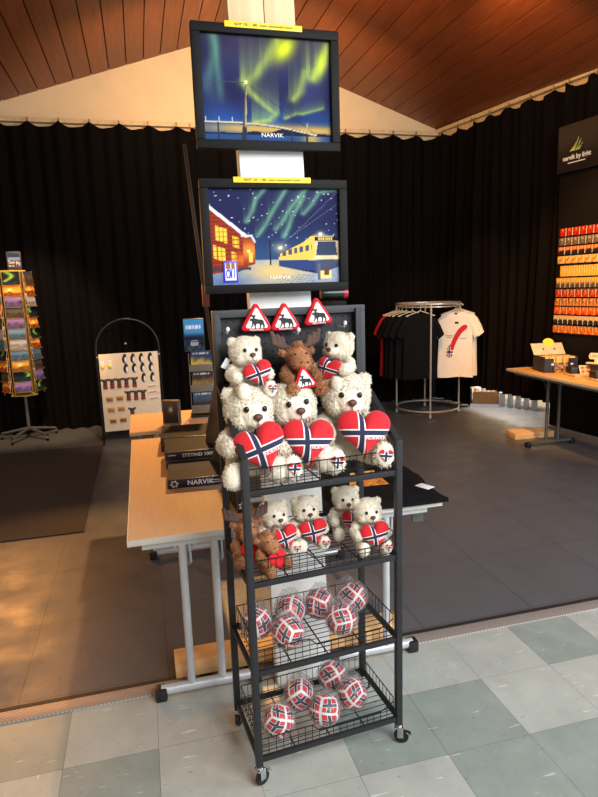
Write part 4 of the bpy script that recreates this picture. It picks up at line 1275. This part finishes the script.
# ------------------------------------------------------------------ arched stand with fridge magnets
AX, AY = -.165, 7.12
ar = thing('arched_sign_stand', 'black arched tube stand holding a beige board of souvenirs', 'display stand', (AX, AY, 0), R(2))
BW_ = .655
m = MB(); pts = [(-BW_ / 2 - .02, 0, .0), (-BW_ / 2 - .02, 0, 1.06)]
for k in range(1, 16): b = PI - PI * k / 16; pts.append(((BW_ / 2 + .02) * math.cos(b), 0, 1.06 + .335 * math.sin(b)))
pts += [(BW_ / 2 + .02, 0, 1.06), (BW_ / 2 + .02, 0, 0)]
m.tube(pts, .016, 10); m.build('arched_tube', mat('black lacquered tube', (24, 24, 25), .3, .3), ar)
for s_ in (-1, 1):
    m = MB(); m.tube([(s_ * (BW_ / 2 + .02), -.22, .016), (s_ * (BW_ / 2 + .02), .22, .016)], .014, 8); m.build('foot', RUBBER, ar)
    m = MB(); m.cyl((s_ * (BW_ / 2 + .012), -.02, .98), .012, .02, 10, 'Y'); m.build('clamp', CHROME, ar)
m = MB(); m.box((0, 0, .56), (BW_, .02, .90), .003); m.build('board', mat('beige board', (226, 206, 178), .7, 0, .04), ar)
m = MB(); m.cyl((-.02, -.012, 1.12), .012, .01, 10, 'Y'); m.build('top_clip', CHROME, ar)
def bd(u, v, y=-.013):
    """board coordinates (0..1, from lower left) to the world"""
    p = Matrix.Translation((AX, AY, 0)) @ Matrix.Rotation(R(2), 4, 'Z') @ Vector(((u - .5) * BW_, y, .11 + v * .90)); return p
def souvenir(name, label, cat, group, make):
    t = thing(name, label, cat, (0, 0, 0), R(2), group, 1.06); make(t); return t
def mk_puffin(t):
    b = mat('black enamel', (24, 23, 24), .4); 
    m = MB(); m.ell((0, 0, 0), (.026, .008, .045)); m.ell((.004, 0, .042), (.018, .008, .018)); m.build('figure', b, t)
    m = MB(); m.ell((.010, -.005, -.008), (.014, .006, .032)); m.build('white_belly', WHITE, t)
def mk_troll(t):
    m = MB(); m.ell((0, 0, .0), (.022, .010, .03)); m.ell((0, 0, .036), (.024, .012, .022)); m.ell((-.028, 0, .05), (.014, .008, .012)); m.ell((.028, 0, .05), (.014, .008, .012)); m.build('figure', mat('dark brown resin', (74, 50, 42), .5), t)
    m = MB(); m.box((0, -.004, -.032), (.046, .016, .03), .004); m.build('red_base', mat('red resin', (128, 32, 34), .5), t)
def mk_lemon(t):
    m = MB(); m.box((0, 0, .02), (.036, .008, .06), .003); m.build('card_back', WHITE, t)
    m = MB(); m.ell((0, -.006, -.018), (.018, .008, .022)); m.build('yellow_charm', mat('yellow enamel', (222, 212, 40), .4), t)
def mk_pen(t):
    m = MB(); m.box((0, 0, 0), (.105, .006, .026), .002); m.build('card_back', mat('cream card', (232, 222, 210), .6), t)
    m = MB(); m.tube([(-.042, -.006, -.004), (.042, -.006, .004)], .004, 6); m.build('charm', mat('rust enamel', (168, 104, 88), .4), t)
def mk_pack(col):
    def f(t):
        m = MB(); m.box((0, 0, 0), (.078, .006, .062), .002); m.build('card_back', mat('tan card', (206, 170, 126), .6), t)
        m = MB(); m.box((0, -.004, -.002), (.062, .006, .030), .003); m.build('relief', mat('relief ' + str(col), col, .5, 0, .3, 60), t)
        m = MB(); m.box((0, -.004, .024), (.074, .004, .010), .001); m.build('header', mat('amber header', (222, 158, 40), .5), t)
    return f
def lay(name, label, cat, group, make, spots):
    src = None
    for u, v in spots:
        p = bd(u, v)
        if src is None: src = souvenir(name, label, cat, group, make); src.location = p
        else: dup(src, p)
def cu(x, y): return ((x - 88) / 425, 1 - (y - 100) / 565)
lay('puffin_magnet', 'black and white puffin magnet in the top row of the beige board', 'magnet', 'top row of puffin magnets', mk_puffin, [cu(x, 145) for x in (270, 330, 390, 455)])
lay('puffin_magnet', 'black and white puffin magnet in the second row of the beige board', 'magnet', 'second row of puffin magnets', mk_puffin, [cu(x, 215) for x in (275, 335, 395, 457)])
lay('puffin_magnet', 'black and white puffin magnet in the third row of the beige board', 'magnet', 'third row of puffin magnets', mk_puffin, [cu(x, 290) for x in (398, 462)])
lay('yellow_charm', 'white card with yellow charm at upper left of the beige board', 'keyring', 'yellow charms', mk_lemon, [cu(110, 180), cu(162, 178)])
lay('troll_magnet', 'brown and red troll magnet in the long left row of the beige board', 'magnet', 'long row of troll magnets', mk_troll, [cu(x, 318) for x in (118, 168, 218, 270, 328)])
lay('troll_magnet', 'brown and red troll magnet in the row of three on the beige board', 'magnet', 'row of three troll magnets', mk_troll, [cu(x, 415) for x in (278, 332, 384)])
lay('troll_magnet', 'single brown and red troll magnet lowest on the beige board', 'magnet', None, mk_troll, [cu(295, 540)])
lay('charm_card', 'narrow cream charm card at the right edge of the beige board', 'keyring', 'narrow charm cards', mk_pen, [cu(x, y) for x, y in ((455, 352), (458, 395), (463, 442))])
lay('relief_magnet', 'amber-topped relief magnet card in the upper row at lower left of the beige board', 'magnet', 'upper relief magnets', mk_pack((132, 88, 70)), [cu(140, 430), cu(213, 428)])
lay('relief_magnet', 'relief magnet card in the second row at lower left of the beige board', 'magnet', 'second row of relief magnets', mk_pack((150, 110, 80)), [cu(145, 508), cu(218, 506)])
lay('relief_magnet', 'relief magnet card in the lowest row at lower left of the beige board', 'magnet', 'lowest relief magnets', mk_pack((96, 78, 66)), [cu(152, 590), cu(225, 588)])

# ------------------------------------------------------------------ round shirt rail
QX, QY, QR = 3.61, 7.14, .405
rr_ = thing('round_clothes_rail', 'round chrome clothes rail with black, red and white T-shirts', 'clothes rail', (QX, QY, 0), 0)
def ring(z, r_): return [(QR * math.cos(2 * PI * k / 40), QR * math.sin(2 * PI * k / 40), z) for k in range(40)]
m = MB(); m.tube(ring(1.43, QR), .014, 8, True); m.build('top_ring', mat('pale chrome', (206, 198, 186), .3, .6), rr_)
m = MB(); m.tube(ring(1.395, QR), .008, 6, True); m.build('hanging_ring', mat('pale chrome', (206, 198, 186), .3, .6), rr_)
m = MB(); m.tube(ring(.075, QR), .012, 8, True); m.build('bottom_ring', mat('pale chrome', (206, 198, 186), .3, .6), rr_)
for k in range(4):
    a = 2 * PI * k / 4 - 1.95
    x, y = QR * math.cos(a), QR * math.sin(a)
    m = MB(); m.tube([(x, y, .03), (x, y, 1.43)], .012, 8); l = m.build('upright', mat('pale chrome', (206, 198, 186), .3, .6), rr_)
    m = MB(); m.cyl((x, y, .018), .02, .036, 12, bev=.004); m.build('foot', GREYM, l)
WTEE = mat('white cotton', (233, 222, 204), .85, 0, .04, 20, .12, 120)
RTEE = mat('red cotton', (196, 20, 26), .85, 0, .08, 20, .12, 120)
def tee_mesh(m_, seed):
    mb = MB(); rr = random.Random(seed); vs = []; fs = []; n = 28
    rows = [(-.012, .075, .020), (-.022, .115, .024), (-.045, .185, .032), (-.075, .222, .036), (-.12, .235, .036), (-.2, .232, .036), (-.3, .232, .034), (-.42, .236, .034), (-.54, .24, .034), (-.64, .246, .036), (-.69, .248, .036)]
    ph = rr.uniform(0, 6)
    for i, (z, rx, ry) in enumerate(rows):
        for k in range(n):
            a = 2 * PI * k / n; ca, sa = math.cos(a), math.sin(a)
            x = rx * math.copysign(abs(ca) ** .75, ca)
            y = ry * sa * (1 - .3 * abs(ca)) + .010 * sstep(.15, .6, -z) * math.sin(x * 32 + ph) 
            dz = -.035 * (1 - abs(x) / .075) if i == 0 and sa < 0 else 0
            vs.append((x, y, z + dz + (.006 * math.sin(x * 14 + ph) if i == len(rows) - 1 else 0)))
    for i in range(len(rows) - 1):
        for k in range(n):
            l = (k + 1) % n; fs.append((i * n + k, i * n + l, (i + 1) * n + l, (i + 1) * n + k))
    mb.add(vs, fs)
    for s_ in (-1, 1):
        P = [((.165, -.05), (.15, -.15)), ((.235, -.08), (.205, -.195)), ((.29, -.155), (.225, -.235)), ((.335, -.235), (.250, -.285))]
        vs = []; fs = []
        for (a, b) in P:
            a = Vector((a[0] * s_, 0, a[1])); b = Vector((b[0] * s_, 0, b[1])); c = (a + b) / 2; h = (a - b) / 2
            for k in range(12):
                t_ = 2 * PI * k / 12; p = c + h * math.cos(t_); vs.append((p.x, .030 * math.sin(t_) + .004 * math.sin(k + ph), p.z))
        for i in range(3):
            for k in range(12): l = (k + 1) % 12; fs.append((i * 12 + k, i * 12 + l, (i + 1) * 12 + l, (i + 1) * 12 + k))
        mb.add(vs, fs)
    return mb.mesh('shirt', m_, 180)
def hanger_mesh():
    m = MB(); m.tube([(-.18, 0, -.055), (-.02, 0, .0), (0, 0, .01), (.02, 0, .0), (.18, 0, -.055)], .0055, 6); m.tube([(-.18, 0, -.055), (.18, 0, -.055)], .005, 6)
    hk = [(0, 0, .01), (0, 0, .045)] + [(.018 - .018 * math.cos(b), 0, .052 + .020 * math.sin(b)) for b in [PI * k / 8 for k in range(0, 9)]]
    m.tube(hk, .003, 6); return m.mesh('clothes_hanger', mat('pale hanger', (206, 190, 160), .4, .3))
HANG = hanger_mesh()
TEES = {c: [tee_mesh(m_, s_) for s_ in (1, 2, 3)] for c, m_ in (('black', BLACKTEE), ('red', RTEE), ('white', WTEE))}
def norway_print(par):
    P = [(-.115, -.40), (-.12, -.46), (-.085, -.485), (-.045, -.47), (-.035, -.42), (-.015, -.37), (.01, -.32), (.045, -.27), (.085, -.225), (.125, -.20), (.150, -.185), (.160, -.160), (.135, -.145), (.10, -.150), (.06, -.170), (.02, -.205), (-.015, -.25), (-.045, -.30), (-.065, -.345), (-.10, -.365)]
    m = MB(); m.prism(P, -.0425, -.0405); p = m.build('norway_map_print', mat('red print', (190, 26, 36), .8), par)
    for nm, w, mt_, y in (('white_cross', .034, WHITEINK, -.0430), ('navy_cross', .018, mat('navy print', (28, 32, 74), .8), -.0440)):
        m = MB(); m.box((-.085, y, -.425), (w, .0015, .115)); m.box((-.076, y, -.425), (.085, .0015, w)); m.build(nm, mt_, p)
    m = MB()
    for x, z, w in ((-.09, -.255, .10), (.10, -.285, .09), (-.08, -.272, .07)): m.box((x, -.0405, z), (w, .001, .004))
    m.build('small_print', BLACKINK, p)
    m = MB(); m.box((0, -.028, -.035), (.04, .004, .022), .001); m.box((.012, -.037, -.125), (.05, .003, .022), .001); m.build('size_label', BLACKINK, par)
def hang(c, ang, face, seed, label, hl, group, hgroup, printed=False):
    a = R(ang); p = (QX + QR * math.cos(a), QY + QR * math.sin(a), 1.340)
    t = thing('tshirt', label, 'T-shirt', p, R(face), group); t.scale = (.90, .62, 1.22)
    link('shirt', TEES[c][seed % 3], t)
    if printed: norway_print(t)
    h = link('clothes_hanger', HANG, None, (p[0], p[1], p[2] + .004), (0, 0, R(face))); tag(h, hl, 'hanger', hgroup)
for k, (d, fc) in enumerate(((230, -13), (215, -14), (202, -16), (191, -19), (181, -23))):
    hang('black', d, fc, k, 'frontmost black T-shirt on the round rail' if k == 0 else 'black T-shirt in the fan on the left of the round rail, behind the front one', 'pale hanger carrying a black T-shirt on the round rail', 'black T-shirts on the round rail', 'hangers of the black T-shirts')
for k, (d, fc) in enumerate(((170, -25), (159, -28), (148, -32))):
    hang('red', d, fc, k, 'red T-shirt hanging behind the black ones on the round rail', 'pale hanger carrying a red T-shirt on the round rail', 'red T-shirts on the round rail', 'hangers of the red T-shirts')
for k, (d, fc) in enumerate(((300, -24), (315, -23), (329, -22), (342, -20), (354, -18))):
    hang('white', d, fc, k, 'frontmost white T-shirt with a red map of Norway, on the round rail' if k == 0 else 'white T-shirt hanging behind the map T-shirt on the round rail', 'pale hanger carrying a white T-shirt on the round rail', 'white T-shirts on the round rail', 'hangers of the white T-shirts', k == 0)

# ------------------------------------------------------------------ cartons in the corner behind the curtain hem
def carton(label, x, y, w, d, h, rz, m_, lid=True, z=0, group='cartons in the corner'):
    t = thing('carton', label, 'box', (x, y, z), rz, group)
    b = MB(); T_ = .006
    b.box((0, 0, T_ / 2), (w, d, T_))
    for sx in (-1, 1): b.box((sx * (w - T_) / 2, 0, h / 2), (T_, d, h))
    for sy in (-1, 1): b.box((0, sy * (d - T_) / 2, h / 2), (w, T_, h))
    b.build('carton_body', m_, t)
    if lid:
        b = MB(); b.box((0, 0, h - .002), (w - .002, d - .002, .006), .001); b.build('lid', m_, t)
    return t
WCARD = mat('white carton', (224, 222, 218), .6, 0, .05)
DCARD = mat('dark carton', (64, 58, 54), .7)
carton('open brown carton in the corner holding white packets', 4.66, 7.42, .34, .30, .17, R(-30), CARD, False)
for k, (dx, dy, hh) in enumerate(((-.10, .02, .21), (-.05, .05, .23), (.0, .02, .22), (.05, .04, .25), (.10, .03, .24))):
    o = MB().box((0, 0, hh / 2), (.035, .15, hh), .003).build('white_packet', WCARD, None, (4.66 + dx, 7.42 + dy - dx * .5, .008), (0, 0, R(-30)))
    tag(o, 'white packet standing in the open brown carton', 'packet', 'white packets in the brown carton')
carton('dark carton at the left end of the row in the corner', 4.44, 7.62, .20, .24, .2, R(-30), DCARD)
for k in range(5):
    o = MB().box((0, 0, .095), (.07, .2, .19), .004).build('white_book_stack', WCARD, None, (4.74 + .055 * k, 7.14 - .10 * k, 0), (0, 0, R(-32)))
    tag(o, ('white', 'white')[0] + ' upright packet in the row beside the brown carton', 'packet', 'row of white packets on the floor')

# ------------------------------------------------------------------ product wall on the right
def wallp(y, off, z):                       # a point off the right wall's curtain line, off metres into the hall
    n = Vector((-1, -.125, 0)).normalized()
    return Vector((wall_x(y), y, z)) + n * off
PW_RZ = math.atan2(1, -.125) + PI           # local x runs towards the camera along the wall
pw = thing('product_wall', 'tall black display wall on the right with rows of souvenirs and a lettered sign', 'display wall', wallp(4.5, .10, 0), PW_RZ)
# local: x along the wall towards camera (+), y into the wall, z up
L0 = -1.16
m = MB(); m.box((.45, .03, 1.62), (3.22, .05, 3.20), .004); m.build('back_panel', BLACKBOARD, pw)
m = MB(); m.box((.45, .01, .04), (3.22, .09, .08), .004); m.build('grey_plinth', mat('grey plinth', (150, 140, 130), .6), pw)
m = MB(); m.box((.45, -.012, 2.98), (3.22, .05, .46), .004); hd = m.build('header_fascia', mat('black fascia', (36, 28, 26), .4), pw)
text('narvik by light', .062, WHITEINK, hd, (L0 + .25, -.040, 2.885), name='sign_lettering', bold=.002)
m = MB(); m.box((L0 + .25, -.0385, 2.835), (.22, .002, .010)); m.build('sign_tagline', WHITEINK, hd)
GR = mat('green sign paint', (120, 150, 50), .5); GY = mat('pale green sign paint', (206, 214, 130), .5)
m = MB()
for dx, hgt, w in ((-.03, .08, .010), (0.0, .125, .012), (.03, .10, .010), (.05, .06, .010), (-.05, .05, .008)):
    m.prism([(L0 + .25 + dx - w - .035, 2.945), (L0 + .25 + dx + w - .035, 2.945), (L0 + .25 + dx + .02, 2.945 + hgt)], -.040, -.038)
m.build('sign_aurora_mark', GY, hd)
m = MB()
for dx, hgt in ((-.015, .08), (.018, .09), (.045, .05)): m.prism([(L0 + .235 + dx, 2.95), (L0 + .252 + dx, 2.95), (L0 + .265 + dx, 2.95 + hgt)], -.0410, -.0395)
m.build('sign_mountain_mark', GR, hd)
m = MB(); m.box((L0 + .56, -.0385, 2.985), (.06, .003, .19), .001); m.build('white_letter', WHITEINK, hd)
rows = [('red', 2.160, .088, .078, (190, 40, 18), (90, 14, 10)), ('grey-brown', 2.065, .088, .076, (120, 100, 84), (60, 48, 42)), ('black and orange', 1.972, .088, .076, (214, 110, 30), (40, 32, 34)),
        ('pale gold', 1.878, .086, .076, (224, 178, 84), (170, 100, 40)), ('tall yellow', 1.762, .064, .108, (234, 184, 60), (196, 140, 40)), ('yellow and grey', 1.642, .064, .10, (214, 156, 40), (84, 74, 66)),
        ('red and orange', 1.535, .088, .078, (206, 84, 30), (120, 34, 16)), ('orange-brown', 1.442, .088, .076, (216, 130, 50), (110, 60, 30)), ('deep orange', 1.352, .088, .076, (226, 96, 20), (130, 44, 14)),
        ('black and cream', 1.255, .066, .088, (210, 176, 120), (34, 28, 28)), ('bright orange', 1.155, .088, .076, (234, 130, 30), (160, 70, 14))]
MW = Matrix.Translation(wallp(4.5, .10, 0)) @ Matrix.Rotation(PW_RZ, 4, 'Z')
m = MB()
for nm, z, w, h, *_ in rows: m.tube([(L0 + .02, -.006, z - h / 2 - .012), (L0 + 1.1, -.006, z - h / 2 - .012)], .004, 6)
m.build('product_rails', WIRE, pw)
for ri, (nm, z, w, h, ca, cb) in enumerate(rows):
    n = int(.80 / w); st = .05 + (.045 if nm == 'tall yellow' else .0) - .012 * ri * .3
    src = None
    def art(u, v, ri=ri, ca=ca, cb=cb):
        q = noise.noise(Vector((u * 3.5, v * 3.5, ri * 4.1))) + .5 * noise.noise(Vector((u * 8, v * 8, ri)))
        c = mix(ca, cb, sstep(-.15, .45, q) if ri not in (2, 5, 9) else sstep(.4, .6, (1 - v) + .5 * q))
        return mix(c, (250, 226, 170), .7 * gau(math.hypot(u - .5, v - .75) / .16, 1))
    for k in range(n):
        p = MW @ Vector((L0 + st + w * (k + .5), -.016, z))
        if src is None:
            src = painted('souvenir_packet', w - .008, h, 10, 10, art, INK, None, p, (0, 0, PW_RZ), th=.012)
            tag(src, f'{nm} souvenir packet in the {ORD[ri]} row of the product wall', 'packet', f'{ORD[ri]} row of packets on the product wall')
        else:
            o = src.copy(); COL.objects.link(o); o.location = p

# ------------------------------------------------------------------ right table and what stands on it
folding_table('beech folding table in front of the product wall, with display box on it', 3.80, 4.30, 3.2, 5.66, .745, (5.13, 3.5), (3.60 + .0, 3.60 + .0) if False else (3.93, 4.07), DARKTUBE, foot=(3.72, 4.24), top=mat('warm beech laminate', (226, 170, 100), .35, 0, .05, 6, coat=.1, stretch=(10, 1, 10)))
plank('short orange-brown plank on the floor behind the right table leg', (4.02, 5.52, 0), (.46, .2, .07), R(-4))
t = thing('display_box', 'open black cardboard display box of tan packets with yellow tag, on right table', 'display box', (4.13, 5.30, .7455), R(-12))
BK = mat('black display card', (30, 27, 27), .5)
w, d, h = .34, .26, .16
m = MB(); m.box((0, 0, .004), (w, d, .008)); m.box((-w / 2, 0, h / 2), (.006, d, h)); m.box((w / 2, 0, h / 2), (.006, d, h)); m.box((0, d / 2, h / 2), (w, .006, h)); m.box((0, -d / 2, .05), (w, .006, .10))
m.box((-w * .36, -d / 2, h * .45), (w * .26, .007, h * .9)); m.box((w * .36, -d / 2, h * .45), (w * .26, .007, h * .9)); m.build('box_body', BK, t)
painted('front_print', w * .40, .10, 16, 10, lambda u, v: mix((70, 50, 34), (206, 170, 120), .5 + noise.noise(Vector((u * 6, v * 5, 2)))), INK, t, (0, -d / 2 - .006, .05), th=.001)
m = MB(); m.box((0, d / 2 + .045, h + .05), (w, .006, .15), .001, (R(-42), 0, 0)); lid = m.build('lid', mat('tan lid', (214, 180, 140), .6), t)
for sx in (-.05, .07):
    m = MB(); m.box((sx, d / 2 + .040, h + .048), (.016, .004, .03), .001, (R(-42), 0, .3)); m.build('lid_mark', BLACKINK, lid)
m = MB(); m.prism([(math.cos(a) * .06, math.sin(a) * .045) for a in [i * PI / 12 for i in range(24)]], -.003, .003, M=Matrix.Translation((.02, d / 2 + .085, h + .115)) @ Matrix.Rotation(R(-20), 4, 'X')); m.build('yellow_tag', mat('yellow tag', (246, 196, 40), .5), t)
for sx in (-.09, .11):
    m = MB(); m.box((sx, -d / 2 - .006, .085), (.026, .003, .018), .001); m.build('white_sticker', WHITE, t)
mz = Matrix.Translation((4.13, 5.30, .7455)) @ Matrix.Rotation(R(-12), 4, 'Z')
src = None
for k in range(10):
    p = mz @ Vector((-.14 + .07 * (k % 5), -.055 + .10 * (k // 5), .012))
    if src is None:
        m = MB(); m.box((0, 0, .07), (.058, .07, .145), .006)
        src = m.build('tan_packet', mat('tan packet', (226, 176, 96), .55, 0, .15, 40), None, p, (0, 0, R(-12))); tag(src, 'tan packet standing in the open black display box', 'packet', 'tan packets in the display box')
    else:
        o = src.copy(); COL.objects.link(o); o.location = p
def tray(label, x, y, rz, w, d, cols, tilt):
    t = thing('chocolate_tray', label, 'tray', (x, y, .7455), rz)
    m = MB(); m.box((0, 0, .010), (w, d, .02), .003); m.build('tray_base', mat('tray card', (206, 176, 140), .6), t)
    m = MB(); m.box((0, d * .15, .05), (w * .96, d * .5, .07), .006); m.build('black_packs', BK, t)
    def art(u, v):
        c = (228, 206, 150)
        for a, b in ((.28, .72), (.72, .72), (.28, .28), (.72, .28)):
            c = mix(c, cols, gau(math.hypot(u - a, v - b) / .17, 1))
        return c
    painted('front_card', w * .5, .09, 18, 14, art, INK, t, (0.02, -d * .2, .062), (R(-28), 0, 0), th=.003)
    return t
tray('low tray with an orange-spotted card beside the display box', 4.14, 4.93, R(-14), .22, .24, (150, 60, 24), 0)
tray('low tray with a green card at the frame edge of the right table', 4.12, 4.58, R(-10), .22, .24, (84, 140, 60), 0)
t = thing('lettered_sign', 'small cream cut-out sign with dark letters on a wooden foot, on the right table', 'sign', (4.22, 4.80, .7455), R(-62))
m = MB(); m.box((0, 0, .06), (.10, .08, .12), .004); m.build('black_block', BK, t)
m = MB(); m.box((0, 0, .127), (.20, .06, .014), .003); m.build('wooden_foot', mat('cream wood', (226, 196, 140), .6), t)
m = MB(); m.box((0, 0, .150), (.06, .02, .034), .004); m.prism([(-.075, .165), (.075, .165), (.085, .195), (.07, .225), (-.07, .225), (-.085, .195)], -.012, .012, .003); pl = m.build('sign_plate', mat('cream plate', (236, 216, 160), .6), t)
text('LOFOTEN', .036, BLACKINK, pl, (0, -.0128, .195), name='sign_lettering', wide=.85)

# dark floor mat on the left
m = MB(); m.box((0, 0, .005), (1.75, 2.58, .010), .003)
o = m.build('floor_mat', mat('dark brown carpet', (56, 46, 40), .95, 0, .2, 60, .3, 200), None, (-1.385, 5.62, 0)); tag(o, 'dark brown floor mat left of the left table', 'mat')
# ------------------------------------------------------------------ light
sc = bpy.context.scene
def area(name, loc, target, size, power, col, sy=None, spread=PI):
    l = bpy.data.lights.new(name, 'AREA'); l.energy = power; l.color = col; l.size = size
    if sy: l.shape = 'RECTANGLE'; l.size_y = sy
    l.spread = spread
    o = bpy.data.objects.new(name, l); COL.objects.link(o); o.location = loc
    o.rotation_euler = (Vector(target) - Vector(loc)).to_track_quat('-Z', 'Y').to_euler(); return o
def spot(name, loc, target, power, col, ang, blend=.4, rad=.04):
    l = bpy.data.lights.new(name, 'SPOT'); l.energy = power; l.color = col; l.spot_size = R(ang); l.spot_blend = blend; l.shadow_soft_size = rad
    o = bpy.data.objects.new(name, l); COL.objects.link(o); o.location = loc
    o.rotation_euler = (Vector(target) - Vector(loc)).to_track_quat('-Z', 'Y').to_euler(); return o
def point(name, loc, power, col, rad=.08):
    l = bpy.data.lights.new(name, 'POINT'); l.energy = power; l.color = col; l.shadow_soft_size = rad
    o = bpy.data.objects.new(name, l); COL.objects.link(o); o.location = loc; return o
WARM = (1.0, .52, .18); COOL = (.96, .98, 1.0)
wd = bpy.data.worlds.new('daylight'); sc.world = wd; wd.use_nodes = True
bg = wd.node_tree.nodes['Background']; bg.inputs[0].default_value = (.90, .94, 1.0, 1); bg.inputs[1].default_value = .40
# entrance windows behind the photographer
area('entrance_window', (1.9, -1.2, 3.1), (.8, 2.2, .5), 2.4, 230, COOL, 1.8)
area('side_window', (4.7, .4, 1.9), (1.6, 3.4, 0), 1.6, 135, (.80, .90, 1.0), 1.8)
# ceiling lamps of the hall, with added fills for the board and rail
spot('spot_left_floor', (.70, 5.8, 2.72), (-.75, 2.9, 0), 430, WARM, 58, .5)
spot('spot_left_back', (-1.85, 7.0, 2.25), (.1, 2.4, .6), 330, (1.0, .40, .09), 50, .7, .12)
spot('spot_postcards', (-.7, 5.2, 3.5), (-1.25, 7.6, 1.2), 620, (1, .66, .34), 40, .6)
spot('fill_souvenir_board', (.1, 5.0, 3.6), (-.15, 7.1, .7), 300, (1, .66, .38), 30, .6)  # added fill to brighten the beige board, not a known lamp
spot('spot_shirts', (3.1, 5.2, 3.6), (3.9, 7.2, 1.2), 240, WARM, 40, .5)
spot('spot_product_wall', (3.0, 3.6, 3.3), (4.5, 5.0, 1.5), 560, WARM, 60, .6)
spot('spot_right_floor', (2.0, 4.4, 3.7), (2.3, 5.0, 0), 130, WARM, 80, .8)
area('gable_wash', (1.3, 6.6, 3.75), (1.3, 8.1, 4.2), 2.6, 34, (1.0, .62, .28), .2)
spot('fill_right_rail', (2.7, 4.6, 3.9), (4.4, 5.9, 3.65), 90, WARM, 75, .8)  # added fill so the band above the right curtains shows bright
point('ridge_lamp', (1.75, 5.6, 3.9), 48, WARM)
area('corner_window', (4.75, 7.25, 1.1), (4.55, 7.3, 0), .5, 40, (1, .98, .95), .3)
# view
vs = sc.view_settings
sc.display_settings.display_device = 'sRGB'
vs.view_transform = 'Standard'; vs.look = 'None'; vs.exposure = 0.0; vs.gamma = 1.0
vs.use_curve_mapping = False
